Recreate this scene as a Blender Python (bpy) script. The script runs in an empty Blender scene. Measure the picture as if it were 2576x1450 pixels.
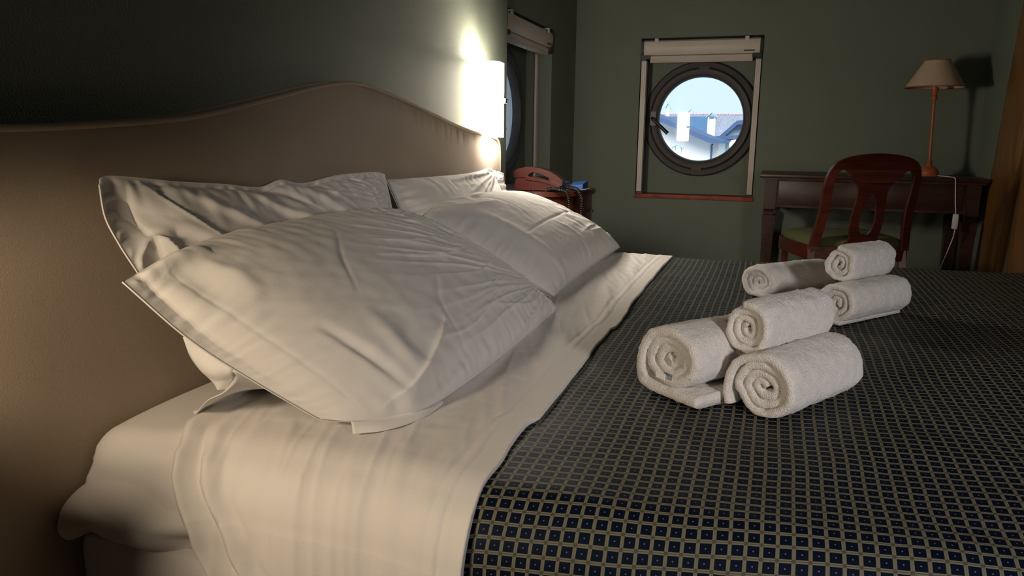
import bpy, bmesh, math, random
import numpy as np
from mathutils import Matrix, Vector, noise

# ---------------------------------------------------------------- scene, camera, light
SC = bpy.context.scene
COL = SC.collection
H = 0.92                                   # lens height above the floor (all plans below are measured from the lens)
PI = math.pi

def make_camera():
    yaw, pitch, roll = [math.radians(a) for a in (18.82, 11.09, -0.708)]
    f = np.array([math.cos(yaw)*math.cos(pitch), math.sin(yaw)*math.cos(pitch), -math.sin(pitch)])
    r = np.cross(f, [0, 0, 1]); r /= np.linalg.norm(r)
    d = np.cross(f, r)
    c, s = math.cos(roll), math.sin(roll)
    right, down = c*r + s*d, -s*r + c*d
    m = Matrix(((right[0], -down[0], -f[0], 0), (right[1], -down[1], -f[1], 0), (right[2], -down[2], -f[2], H), (0, 0, 0, 1)))
    cam = bpy.data.cameras.new('camera')
    cam.sensor_width = 36; cam.lens = 36*1905/2576; cam.clip_start = 0.02; cam.clip_end = 300
    o = bpy.data.objects.new('camera', cam); COL.objects.link(o); o.matrix_world = m
    SC.camera = o
make_camera()

SC.view_settings.view_transform = 'Standard'
SC.view_settings.look = 'None'
SC.view_settings.exposure = 0.0
SC.view_settings.gamma = 1.0
SC.view_settings.use_curve_mapping = False
try:
    SC.cycles.use_denoising = True
    SC.cycles.max_bounces = 8
    SC.cycles.diffuse_bounces = 4
    SC.cycles.sample_clamp_indirect = 6.0
except Exception:
    pass

world = bpy.data.worlds.new('overcast_sky'); SC.world = world
world.use_nodes = True
_nt = world.node_tree
_bg = _nt.nodes['Background']
_tc = _nt.nodes.new('ShaderNodeTexCoord'); _sx = _nt.nodes.new('ShaderNodeSeparateXYZ'); _cr = _nt.nodes.new('ShaderNodeValToRGB')
_nt.links.new(_tc.outputs['Generated'], _sx.inputs[0]); _nt.links.new(_sx.outputs['Z'], _cr.inputs[0]); _nt.links.new(_cr.outputs[0], _bg.inputs[0])
_cr.color_ramp.elements[0].position = 0.52; _cr.color_ramp.elements[0].color = (0.74, 0.95, 1.03, 1)
_cr.color_ramp.elements[1].position = 0.85; _cr.color_ramp.elements[1].color = (0.85, 1.05, 1.2, 1)
_bg.inputs[1].default_value = 1.05

# bedside lamp on the near side of the bed, just outside the frame: its shade throws the light down and across
_l = bpy.data.lights.new('bedside_lamp', 'SPOT'); _l.energy = 20; _l.color = (1.0, 0.80, 0.565)
_l.spot_size = math.radians(96); _l.spot_blend = 0.38; _l.shadow_soft_size = 0.06
_o = bpy.data.objects.new('bedside_lamp', _l); COL.objects.link(_o)
_o.location = (0.12, 0.77, H - 0.03)
_o.rotation_euler = (Vector((1.10, 0.62, H - 0.90)) - Vector(_o.location)).to_track_quat('-Z', 'Y').to_euler()

# unseen fill spot added behind the camera to brighten the towels and pillows
_f = bpy.data.lights.new('fill_spot', 'SPOT'); _f.energy = 80; _f.color = (1.0, 0.93, 0.90)
_f.spot_size = math.radians(58); _f.spot_blend = 1.0; _f.shadow_soft_size = 0.14
_fo = bpy.data.objects.new('fill_spot', _f); COL.objects.link(_fo)
_fo.location = (-0.30, -1.10, H + 0.16)
_fo.rotation_euler = (Vector((1.6, 0.0, H - 0.36)) - Vector(_fo.location)).to_track_quat('-Z', 'Y').to_euler()

# soft sun lamp added under the overcast sky to brighten the fronts across the street
_s = bpy.data.lights.new('street_fill_sun', 'SUN'); _s.energy = 3.2; _s.angle = math.radians(30); _s.color = (1.0, 0.98, 0.97)
_so = bpy.data.objects.new('street_fill_sun', _s); COL.objects.link(_so); _so.rotation_euler = Vector((0.90, 0.25, -0.50)).to_track_quat('-Z', 'Y').to_euler()

def portal(loc, rot, size):
    l = bpy.data.lights.new('window_portal', 'AREA'); l.shape = 'DISK'; l.size = size
    l.cycles.is_portal = True
    o = bpy.data.objects.new('window_portal', l); COL.objects.link(o); o.location = loc; o.rotation_euler = rot

# ---------------------------------------------------------------- materials
MATS = {}
def mat(name, col, rough=0.6, bump=0.0, bscale=80.0, var=0.0, vscale=6.0, metal=0.0, spec=0.5, sheen=0.0, stretch=None, sss=0.0):
    m = bpy.data.materials.new(name); m.use_nodes = True
    nt = m.node_tree; b = nt.nodes['Principled BSDF']
    b.inputs['Base Color'].default_value = (*col, 1); b.inputs['Roughness'].default_value = rough
    b.inputs['Metallic'].default_value = metal; b.inputs['Specular IOR Level'].default_value = spec
    if sheen:
        b.inputs['Sheen Weight'].default_value = sheen; b.inputs['Sheen Roughness'].default_value = 0.5
    tc = nt.nodes.new('ShaderNodeTexCoord'); mp = nt.nodes.new('ShaderNodeMapping')
    nt.links.new(tc.outputs['Object'], mp.inputs[0])
    if stretch: mp.inputs['Scale'].default_value = stretch
    if var:
        n = nt.nodes.new('ShaderNodeTexNoise'); n.inputs['Scale'].default_value = vscale; n.inputs['Detail'].default_value = 6
        nt.links.new(mp.outputs[0], n.inputs['Vector'])
        r = nt.nodes.new('ShaderNodeValToRGB')
        r.color_ramp.elements[0].position = 0.3; r.color_ramp.elements[1].position = 0.7
        r.color_ramp.elements[0].color = (*[c*(1-var) for c in col], 1)
        r.color_ramp.elements[1].color = (*[min(1, c*(1+var)) for c in col], 1)
        nt.links.new(n.outputs['Fac'], r.inputs[0]); nt.links.new(r.outputs[0], b.inputs['Base Color'])
    if bump:
        n = nt.nodes.new('ShaderNodeTexNoise'); n.inputs['Scale'].default_value = bscale; n.inputs['Detail'].default_value = 4
        nt.links.new(mp.outputs[0], n.inputs['Vector'])
        u = nt.nodes.new('ShaderNodeBump'); u.inputs['Strength'].default_value = bump; u.inputs['Distance'].default_value = 0.004
        nt.links.new(n.outputs['Fac'], u.inputs['Height']); nt.links.new(u.outputs[0], b.inputs['Normal'])
    MATS[name] = m
    return m

M_WALL = mat('olive_green_wall', (0.155, 0.176, 0.136), 0.75, 0.35, 260, 0.05, 3)
M_CEIL = mat('white_ceiling', (0.30, 0.29, 0.27), 0.9, 0.1, 200)
M_FLOOR = mat('brown_parquet', (0.13, 0.07, 0.035), 0.4, 0.1, 60, 0.25, 8, stretch=(1, 8, 1))
M_COTTON = mat('white_cotton', (0.80, 0.77, 0.735), 0.85, 0.12, 900, 0.02, 4, spec=0.2, sheen=0.1)
M_SHEET = mat('white_sheet_cotton', (0.78, 0.745, 0.71), 0.85, 0.15, 700, 0.02, 4, spec=0.2, sheen=0.1)
M_TERRY = mat('white_terry', (0.80, 0.77, 0.75), 0.95, 0.9, 420, 0.06, 60, spec=0.1, sheen=0.35)
M_TAG = mat('white_label_tape', (0.88, 0.87, 0.86), 0.6)
M_SLIP = mat('beige_slipcover', (0.385, 0.305, 0.225), 0.85, 0.25, 800, 0.05, 5, spec=0.2, sheen=0.2)
M_PIPE = mat('beige_piping', (0.42, 0.35, 0.26), 0.8, 0.3, 900, spec=0.2)
M_BLACK = mat('black_plastic', (0.012, 0.012, 0.013), 0.4)
M_CREAM = mat('cream_plastic', (0.62, 0.55, 0.47), 0.45, var=0.04)
M_RING = mat('dark_bronze_frame', (0.046, 0.037, 0.033), 0.55, 0.05, 50, 0.15, 10)
M_REVEAL = mat('pale_plaster_reveal', (0.62, 0.60, 0.64), 0.8)
M_SILL = mat('terracotta_sill', (0.30, 0.055, 0.03), 0.6, 0.2, 90, 0.3, 25)
M_MAHO = mat('mahogany', (0.062, 0.011, 0.005), 0.34, 0.05, 40, 0.35, 5, stretch=(2, 2, 14))
M_DESK = mat('dark_walnut', (0.042, 0.015, 0.009), 0.40, 0.05, 40, 0.35, 5, stretch=(10, 2, 10))
M_NIGHT = mat('cherry_wood', (0.075, 0.017, 0.008), 0.30, 0.04, 40, 0.3, 6, stretch=(10, 2, 2))
M_PHONE = mat('burgundy_plastic', (0.045, 0.010, 0.007), 0.30, 0.04, 500, 0.05, 40)
M_PHONEG = mat('grey_keypad_plastic', (0.10, 0.12, 0.15), 0.25)
M_BLUELIT = mat('blue_lit_plastic', (0.03, 0.08, 0.24), 0.7, spec=0.1)  # blue light from the window put into the base colour of the plastic
M_CORD = mat('dark_coil_cord', (0.010, 0.008, 0.007), 0.30)
M_STEEL = mat('steel', (0.6, 0.6, 0.62), 0.25, metal=1.0)
M_COPPER = mat('terracotta_painted_metal', (0.42, 0.11, 0.035), 0.42, 0.05, 90, 0.12, 20)
M_SHADE = mat('cream_lampshade', (0.52, 0.40, 0.29), 0.9, 0.2, 700, 0.05, 20)
M_SEAT = mat('olive_green_upholstery', (0.085, 0.092, 0.030), 0.9, 0.3, 500, 0.1, 30)
M_WCORD = mat('white_cord_plastic', (0.62, 0.62, 0.60), 0.4)
M_DOOR = mat('golden_brown_wood', (0.19, 0.085, 0.022), 0.30, 0.03, 40, 0.3, 5, stretch=(8, 8, 1))
M_HOUSE = mat('pale_render', (0.80, 0.78, 0.77), 0.9, 0.1, 8)
M_HOUSE2 = mat('pale_blue_render', (0.42, 0.60, 0.72), 0.9)
M_ROOF = mat('blue_metal_roof', (0.07, 0.17, 0.33), 0.6, var=0.1, vscale=1.0, stretch=(1, 6, 1))
M_EAVE = mat('slate_blue_eaves', (0.06, 0.11, 0.24), 0.6)
M_TILE = mat('weathered_roof_tile', (0.40, 0.42, 0.50), 0.8, var=0.2, vscale=3)
M_RIDGE = mat('pink_ridge_tile', (0.60, 0.46, 0.50), 0.8)
M_CAP = mat('pale_green_cap', (0.40, 0.62, 0.66), 0.7)

def terry_wear(m):
    pass

def mat_glass():
    m = bpy.data.materials.new('window_glass'); m.use_nodes = True; nt = m.node_tree
    for n in list(nt.nodes): nt.nodes.remove(n)
    o = nt.nodes.new('ShaderNodeOutputMaterial'); mx = nt.nodes.new('ShaderNodeMixShader'); f = nt.nodes.new('ShaderNodeFresnel')
    t = nt.nodes.new('ShaderNodeBsdfTransparent'); g = nt.nodes.new('ShaderNodeBsdfGlossy'); g.inputs['Roughness'].default_value = 0.02
    t.inputs[0].default_value = (0.97, 0.99, 1.0, 1); f.inputs[0].default_value = 1.5
    nt.links.new(f.outputs[0], mx.inputs[0]); nt.links.new(t.outputs[0], mx.inputs[1]); nt.links.new(g.outputs[0], mx.inputs[2])
    nt.links.new(mx.outputs[0], o.inputs[0]); return m
M_GLASS = mat_glass()

def mat_emit(name, col, strength):
    m = bpy.data.materials.new(name); m.use_nodes = True; b = m.node_tree.nodes['Principled BSDF']
    b.inputs['Base Color'].default_value = (0.8, 0.8, 0.78, 1)
    b.inputs['Emission Color'].default_value = (*col, 1); b.inputs['Emission Strength'].default_value = strength
    return m
M_LIT = mat_emit('lit_opal_glass', (1.0, 0.88, 0.73), 92.0)
M_LITSIDE = mat_emit('lit_opal_glass_side', (1.0, 0.88, 0.73), 16.0)
M_LITEND = mat_emit('lit_opal_glass_end', (1.0, 0.88, 0.73), 115.0)

def mat_spread():
    m = bpy.data.materials.new('navy_square_brocade'); m.use_nodes = True; nt = m.node_tree; b = nt.nodes['Principled BSDF']
    L = nt.links.new
    def M(op, a, c=None, clamp=False):
        n = nt.nodes.new('ShaderNodeMath'); n.operation = op; n.use_clamp = clamp
        for i, v in enumerate((a, c)):
            if v is None: continue
            if isinstance(v, (int, float)): n.inputs[i].default_value = v
            else: L(v, n.inputs[i])
        return n.outputs[0]
    uv = nt.nodes.new('ShaderNodeUVMap'); uv.uv_map = 'UVMap'
    sp = nt.nodes.new('ShaderNodeSeparateXYZ'); L(uv.outputs[0], sp.inputs[0])
    def tri(x): return M('ABSOLUTE', M('SUBTRACT', M('FRACT', x), 0.5))
    fu, fv = tri(sp.outputs[0]), tri(sp.outputs[1])
    def step(x, t, w=0.012): return M('DIVIDE', M('SUBTRACT', x, t - w), 2*w, True)
    lu, lv = step(fu, 0.375), step(fv, 0.37)
    du, dv = step(fu, 0.468), step(fv, 0.468)
    twist = M('MULTIPLY_ADD' if False else 'MULTIPLY', M('SINE', M('MULTIPLY', M('ADD', sp.outputs[1], M('MULTIPLY', sp.outputs[0], 1.5)), 52.0)), 0.25)
    line = M('MAXIMUM', lu, lv)
    cross = M('MULTIPLY', lu, lv)
    dark = M('MAXIMUM', M('MULTIPLY', dv, 0.55), M('MULTIPLY', du, 0.20))
    dark = M('MAXIMUM', dark, M('MULTIPLY', cross, 0.6))
    dark = M('ADD', dark, M('MULTIPLY', M('MULTIPLY', lu, M('SUBTRACT', 1.0, lv)), twist))
    bright = M('MULTIPLY', line, M('SUBTRACT', 1.0, dark, True))
    dd = M('SQRT', M('ADD', M('MULTIPLY', fu, fu), M('MULTIPLY', fv, fv)))
    dot = M('SUBTRACT', 1.0, step(dd, 0.05, 0.015))
    mx = nt.nodes.new('ShaderNodeMixRGB'); mx.inputs[1].default_value = (0.003, 0.0055, 0.015, 1); mx.inputs[2].default_value = (0.185, 0.172, 0.112, 1)
    L(bright, mx.inputs[0])
    mx2 = nt.nodes.new('ShaderNodeMixRGB'); mx2.inputs[2].default_value = (0.20, 0.22, 0.26, 1)
    L(M('MULTIPLY', dot, 0.7), mx2.inputs[0]); L(mx.outputs[0], mx2.inputs[1])
    L(mx2.outputs[0], b.inputs['Base Color'])
    b.inputs['Roughness'].default_value = 0.55
    b.inputs['Specular IOR Level'].default_value = 0.16
    b.inputs['Specular Tint'].default_value = (0.42, 0.62, 1.0, 1)
    b.inputs['Sheen Weight'].default_value = 0.0
    b.inputs['Sheen Tint'].default_value = (0.55, 0.7, 1.0, 1)
    bp = nt.nodes.new('ShaderNodeBump'); bp.inputs['Strength'].default_value = 0.5; bp.inputs['Distance'].default_value = 0.0012
    L(line, bp.inputs['Height']); L(bp.outputs[0], b.inputs['Normal'])
    return m
M_SPREAD = mat_spread()

# ---------------------------------------------------------------- object helpers
def tag(o, label, cat, group=None, kind=None):
    o['label'] = label
    if cat: o['category'] = cat
    if group: o['group'] = group
    if kind: o['kind'] = kind
    return o

def thing(name, label, cat, loc, group=None, kind=None):
    o = bpy.data.objects.new(name, None); COL.objects.link(o)
    o.location = (loc[0], loc[1], loc[2] + H); o.empty_display_size = 0.05
    return tag(o, label, cat, group, kind)

def world_loc(p):
    v = Vector((0, 0, 0))
    while p is not None:
        v += p.location; p = p.parent
    return v

def link(name, verts, faces, m, parent=None, smooth=True, origin=None, uv=None, autosmooth=None):
    """verts are measured from the lens (z up); linked as ONE mesh object, origin at its parent's place or at 'origin'."""
    v = np.asarray(verts, float).copy(); v[:, 2] += H
    off = world_loc(parent) if parent is not None else Vector((0, 0, 0))
    loc = Vector((0, 0, 0))
    if origin is not None:
        loc = Vector((origin[0], origin[1], origin[2] + H)) - off
    v -= np.array(off + loc)
    me = bpy.data.meshes.new(name); me.from_pydata(v.tolist(), [], [list(map(int, f)) for f in faces])
    me.materials.append(m)
    if uv is not None:
        ul = me.uv_layers.new(name='UVMap'); li = np.empty(len(me.loops), int); me.loops.foreach_get('vertex_index', li)
        ul.data.foreach_set('uv', np.asarray(uv, float)[li].ravel())
    if smooth:
        me.polygons.foreach_set('use_smooth', [True]*len(me.polygons))
        if autosmooth:
            me.set_sharp_from_angle(angle=math.radians(autosmooth))
    me.update()
    o = bpy.data.objects.new(name, me); COL.objects.link(o)
    o.location = loc
    if parent is not None: o.parent = parent
    return o

class MB:
    def __init__(s): s.v = []; s.f = []
    def add(s, verts, faces):
        b = len(s.v); s.v += [tuple(map(float, p)) for p in verts]; s.f += [[b + int(i) for i in f] for f in faces]; return s
    def box(s, x0, x1, y0, y1, z0, z1, bev=0.0):
        if bev <= 0:
            s.add([(x, y, z) for x in (x0, x1) for y in (y0, y1) for z in (z0, z1)],
                  [(0, 1, 3, 2), (4, 6, 7, 5), (0, 4, 5, 1), (2, 3, 7, 6), (0, 2, 6, 4), (1, 5, 7, 3)])
            return s
        bm = bmesh.new(); bmesh.ops.create_cube(bm, size=1)
        for v in bm.verts:
            v.co = Vector(((x0+x1)/2 + v.co.x*(x1-x0), (y0+y1)/2 + v.co.y*(y1-y0), (z0+z1)/2 + v.co.z*(z1-z0)))
        bmesh.ops.bevel(bm, geom=bm.edges[:], offset=bev, segments=2, profile=0.5, affect='EDGES')
        bm.verts.index_update(); s.add([v.co[:] for v in bm.verts], [[v.index for v in f.verts] for f in bm.faces]); bm.free(); return s
    def grid(s, P, close=False):
        n, m = P.shape[:2]; F = []
        for i in range(n - 1):
            for j in range(m if close else m - 1):
                k = (j + 1) % m
                F.append((i*m + j, i*m + k, (i+1)*m + k, (i+1)*m + j))
        return s.add(P.reshape(-1, 3), F)
    def lathe(s, prof, c, n=32, axis=(0, 0, 1), lean=(0, 0)):
        """prof: list of (radius, height)"""
        P = np.zeros((len(prof), n, 3)); h0 = prof[0][1]
        for i, (r, h) in enumerate(prof):
            for j in range(n):
                a = 2*PI*j/n
                P[i, j] = (c[0] + r*math.cos(a) + lean[0]*(h - h0), c[1] + r*math.sin(a) + lean[1]*(h - h0), c[2] + h)
        return s.grid(P, True)
    def tube(s, pts, r, n=8, caps=True):
        pts = [Vector(p) for p in pts]; b = len(s.v); up = None
        for i, p in enumerate(pts):
            t = (pts[min(i+1, len(pts)-1)] - pts[max(i-1, 0)]).normalized()
            if up is None: up = t.orthogonal().normalized()
            up = (up - t*up.dot(t)).normalized(); sd = t.cross(up)
            rr = r[i] if hasattr(r, '__len__') else r
            for j in range(n):
                a = 2*PI*j/n; s.v.append(tuple(p + up*rr*math.cos(a) + sd*rr*math.sin(a)))
        for i in range(len(pts) - 1):
            for j in range(n):
                k = (j+1) % n; s.f.append([b + i*n + j, b + i*n + k, b + (i+1)*n + k, b + (i+1)*n + j])
        if caps:
            s.f.append([b + j for j in range(n)][::-1]); s.f.append([b + (len(pts)-1)*n + j for j in range(n)])
        return s
    def prism(s, poly, fn, t0, t1):
        """poly: 2-D outline (convex or not); fn(u, v, t) -> point"""
        n = len(poly); s.add([fn(u, v, t) for t in (t0, t1) for u, v in poly],
              [list(range(n))[::-1], list(range(n, 2*n))] + [(i, (i+1) % n, n + (i+1) % n, n + i) for i in range(n)])
        return s
    def obj(s, name, m, parent=None, smooth=True, origin=None, auto=35):
        return link(name, s.v, s.f, m, parent, smooth, origin, autosmooth=auto)

def cr(pts, n, closed=False):
    """Catmull-Rom through pts, n samples evenly by length"""
    P = np.asarray(pts, float); k = len(P)
    if k == 2: dense = P[0] + (P[1]-P[0])*np.linspace(0, 1, 50)[:, None]
    else:
        out = []
        for i in range(k - 1):
            p0 = P[i-1] if i > 0 else 2*P[0]-P[1]
            p3 = P[i+2] if i + 2 < k else 2*P[-1]-P[-2]
            t = np.linspace(0, 1, 40, endpoint=(i == k-2))[:, None]
            out.append(0.5*((2*P[i]) + (-p0+P[i+1])*t + (2*p0-5*P[i]+4*P[i+1]-p3)*t**2 + (-p0+3*P[i]-3*P[i+1]+p3)*t**3))
        dense = np.vstack(out)
    d = np.r_[0, np.cumsum(np.linalg.norm(np.diff(dense, axis=0), axis=1))]
    q = np.linspace(0, d[-1], n)
    return np.stack([np.interp(q, d, dense[:, c]) for c in range(P.shape[1])], 1)

def nz(x, y, z=0.0): return noise.noise(Vector((x, y, z)))
def ridge(x, y, z=0.0):
    a = 1 - min(1.0, abs(noise.noise(Vector((x, y, z))))*2.6)
    return a*a
def sstep(a, b, x):
    t = np.clip((np.asarray(x, float) - a)/(b - a), 0, 1); return t*t*(3 - 2*t)
def normals(P):
    du = np.gradient(P, axis=0); dv = np.gradient(P, axis=1); n = np.cross(du, dv)
    return n/np.maximum(np.linalg.norm(n, axis=2, keepdims=True), 1e-9)

def curve_mesh(loops, to3d, depth, name='shape', res=1):
    """flat outlines with holes -> filled and extruded; loops are lists of (u, v); to3d maps (u, v, w) to a point"""
    cu = bpy.data.curves.new(name, 'CURVE'); cu.dimensions = '2D'; cu.fill_mode = 'BOTH'; cu.extrude = depth/2
    for lp in loops:
        sp = cu.splines.new('POLY'); sp.points.add(len(lp) - 1); sp.use_cyclic_u = True
        for p, (u, v) in zip(sp.points, lp): p.co = (u, v, 0, 1)
    o = bpy.data.objects.new(name, cu); COL.objects.link(o)
    dg = bpy.context.evaluated_depsgraph_get(); me = bpy.data.meshes.new_from_object(o.evaluated_get(dg))
    V = [to3d(*v.co) for v in me.vertices]; F = [list(p.vertices) for p in me.polygons]
    bpy.data.objects.remove(o); bpy.data.curves.remove(cu); bpy.data.meshes.remove(me)
    return V, F

def circ(cu, cv, r, n=64, rev=False):
    L = [(cu + r*math.cos(2*PI*i/n), cv + r*math.sin(2*PI*i/n)) for i in range(n)]
    return L[::-1] if rev else L

def structure(o): o['kind'] = 'structure'; return o

# ---------------------------------------------------------------- room shell
XB = 4.75           # wall with the round window and the desk
YW = 1.02           # wall behind the headboard
YN = 1.22           # set-back wall of the side window
YR = -1.03          # right-hand wall by the desk
XE = 2.90           # corner where the headboard wall ends
ZF, ZC = -H, 1.70
ND = 0.15           # depth of the window niches
NB = (0.113, 0.815, -0.321, 0.607)     # niche in the far wall: y0, y1, z0, z1
NL = (3.42, 4.22, -0.321, 0.600)       # niche in the side wall: x0, x1, z0, z1
CB = (0.456, 0.137)                    # porthole centres
CL = (3.775, 0.137)

def wall_with_niche(name, u0, u1, v0, v1, niche, hole_c, fn):
    """fn(u, v, d): d = depth into the wall from the room face"""
    a0, a1, b0, b1 = niche; m = MB()
    def slab(p, q, r, s, d0, d1):
        m.add([fn(u, v, d) for u in (p, q) for v in (r, s) for d in (d0, d1)],
              [(0, 1, 3, 2), (4, 6, 7, 5), (0, 4, 5, 1), (2, 3, 7, 6), (0, 2, 6, 4), (1, 5, 7, 3)])
    slab(u0, a0, v0, v1, 0, ND + 0.2); slab(a1, u1, v0, v1, 0, ND + 0.2)
    slab(a0, a1, v0, b0, 0, ND + 0.2); slab(a0, a1, b1, v1, 0, ND + 0.2)
    V, F = curve_mesh([[(a0, b0), (a1, b0), (a1, b1), (a0, b1)], circ(*hole_c, 0.30, 64, True)],
                      lambda u, v, w: fn(u, v, ND + 0.1 + w), 0.2)
    m.add(V, F)
    return structure(m.obj(name, M_WALL, smooth=False, origin=fn((u0+u1)/2, v0, 0)))

wall_with_niche('wall_back', -1.75, 1.62, ZF, ZC, NB, CB, lambda u, v, d: (XB + d, u, v))
wall_with_niche('wall_left_recess', XE - 0.0, XB, ZF, ZC, NL, CL, lambda u, v, d: (u, YN + d, v))
structure(MB().box(-1.2, XE, YW, YW + 0.55, ZF, ZC, 0.004).obj('wall_left', M_WALL, origin=(1, YW, ZF)))
structure(MB().box(3.05, XB, YR - 0.12, YR, ZF, ZC).obj('wall_right', M_WALL, smooth=False, origin=(4, YR, ZF)))
structure(MB().box(3.05, 3.17, -2.9, YR - 0.12, ZF, ZC).box(-1.2, 3.05, -3.02, -2.9, ZF, ZC).obj('wall_right_recess', M_WALL, smooth=False, origin=(1, -2.9, ZF)))
# near wall, behind the camera, with an unseen round opening added to let daylight in
V, F = curve_mesh([[(-2.9, ZF), (YW, ZF), (YW, ZC), (-2.9, ZC)], circ(-1.35, 0.25, 0.22, 48, True)], lambda u, v, w: (-1.15 + w, u, v), 0.1)
structure(link('wall_near', V, F, M_WALL, smooth=False, origin=(-1.15, 0, ZF)))
structure(MB().box(-1.25, XB + 0.3, -3.0, 1.6, ZF - 0.1, ZF).obj('floor', M_FLOOR, smooth=False, origin=(1.5, -1, ZF)))
structure(MB().box(-1.25, XB + 0.3, -3.0, 1.6, ZC, ZC + 0.1).obj('ceiling', M_CEIL, smooth=False, origin=(1.5, -1, ZC)))
structure(MB().box(XB - 0.014, XB, YR, YN, ZF, ZF + 0.08, 0.003).obj('baseboard_back', M_DESK, origin=(XB, 0, ZF)))
structure(MB().box(XE, XB - 0.014, YN - 0.014, YN, ZF, ZF + 0.08, 0.003).obj('baseboard_left', M_DESK, origin=(3.8, YN, ZF)))
portal((XB + 0.40, CB[0], H + CB[1]), (0, math.radians(90), 0), 0.6)
portal((CL[0], YN + 0.40, H + CL[1]), (math.radians(-90), 0, 0), 0.6)
portal((-1.24, -1.35, H + 0.25), (0, math.radians(-90), 0), 0.44)  # portal for the added opening behind the camera

def round_window(name, fn, c, handle):
    """fn(u, v, d) as above, d measured from the room face of the wall"""
    def ring(prof, nm, m, parent, n=96):
        P = np.zeros((len(prof), n, 3))
        for i, (r, d) in enumerate(prof):
            for j in range(n):
                a = 2*PI*j/n; P[i, j] = fn(c[0] + r*math.cos(a), c[1] + r*math.sin(a), d)
        mb = MB(); mb.grid(P, True)
        return mb.obj(nm, m, parent, auto=30)
    cen = fn(c[0], c[1], ND)
    root = bpy.data.objects.new(name, None); COL.objects.link(root); root.location = (cen[0], cen[1], cen[2] + H)
    root['kind'] = 'structure'; root['label'] = 'round porthole window with a dark bronze frame'
    ring([(0.346, ND), (0.346, ND-0.018), (0.338, ND-0.026), (0.310, ND-0.028), (0.305, ND-0.024), (0.298, ND-0.024), (0.297, ND+0.012), (0.300, ND+0.014)], 'outer_frame', M_RING, root)
    sash = ring([(0.303, ND-0.012), (0.303, ND-0.034), (0.296, ND-0.042), (0.268, ND-0.040), (0.258, ND-0.034), (0.252, ND-0.018), (0.251, ND+0.012), (0.253, ND+0.014), (0.275, ND+0.014)], 'sash', M_RING, root)
    ring([(0.299, ND + 0.014), (0.2985, ND + 0.199), (0.310, ND + 0.206), (0.33, ND + 0.206)], 'outer_reveal', M_REVEAL, root)
    n = 72; mb = MB()
    V = [fn(c[0] + 0.262*math.cos(2*PI*i/n), c[1] + 0.262*math.sin(2*PI*i/n), ND + 0.012 + 0.030*0.262*math.cos(2*PI*i/n)) for i in range(n)]
    mb.add(V, [list(range(n))]); g = mb.obj('pane', M_GLASS, root, smooth=False)
    # hinge plates at top and bottom
    for a in (math.pi/2 + 0.03, -math.pi/2 + 0.02):
        mb = MB(); pts = []
        for k in range(7):
            b = a - 0.10 + 0.2*k/6
            pts += [fn(c[0] + r*math.cos(b), c[1] + r*math.sin(b), d) for r in (0.288, 0.312) for d in (ND-0.030, ND-0.046)]
        P = np.array(pts).reshape(7, 4, 3)[:, [0, 1, 3, 2]]
        mb.grid(P, True); mb.obj('hinge', M_RING, root)
    if handle:
        s = handle
        u = c[0] + s*0.283
        mb = MB(); bx = [(fn(u + du, c[1] + dv, d)) for du in (-0.017, 0.017) for dv in (-0.04, 0.045) for d in (ND-0.04, ND-0.055)]
        mb.add(bx, [(0, 1, 3, 2), (4, 6, 7, 5), (0, 4, 5, 1), (2, 3, 7, 6), (0, 2, 6, 4), (1, 5, 7, 3)])
        hp = mb.obj('handle_plate', M_BLACK, root, smooth=False)
        mb = MB(); mb.tube([fn(u, c[1]+0.002, ND-0.05), fn(u, c[1]+0.002, ND-0.085), fn(u - s*0.005, c[1]-0.002, ND-0.095), fn(u - s*0.05, c[1]-0.042, ND-0.097), fn(u - s*0.100, c[1]-0.088, ND-0.095)], [0.010, 0.010, 0.010, 0.011, 0.012], 10)
        mb.obj('handle', M_BLACK, root)
    return root
FB = lambda u, v, d: (XB + d, u, v)
FL = lambda u, v, d: (u, YN + d, v)
round_window('window_1', FB, CB, +1)
round_window('window_2', FL, CL, -1)

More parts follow.
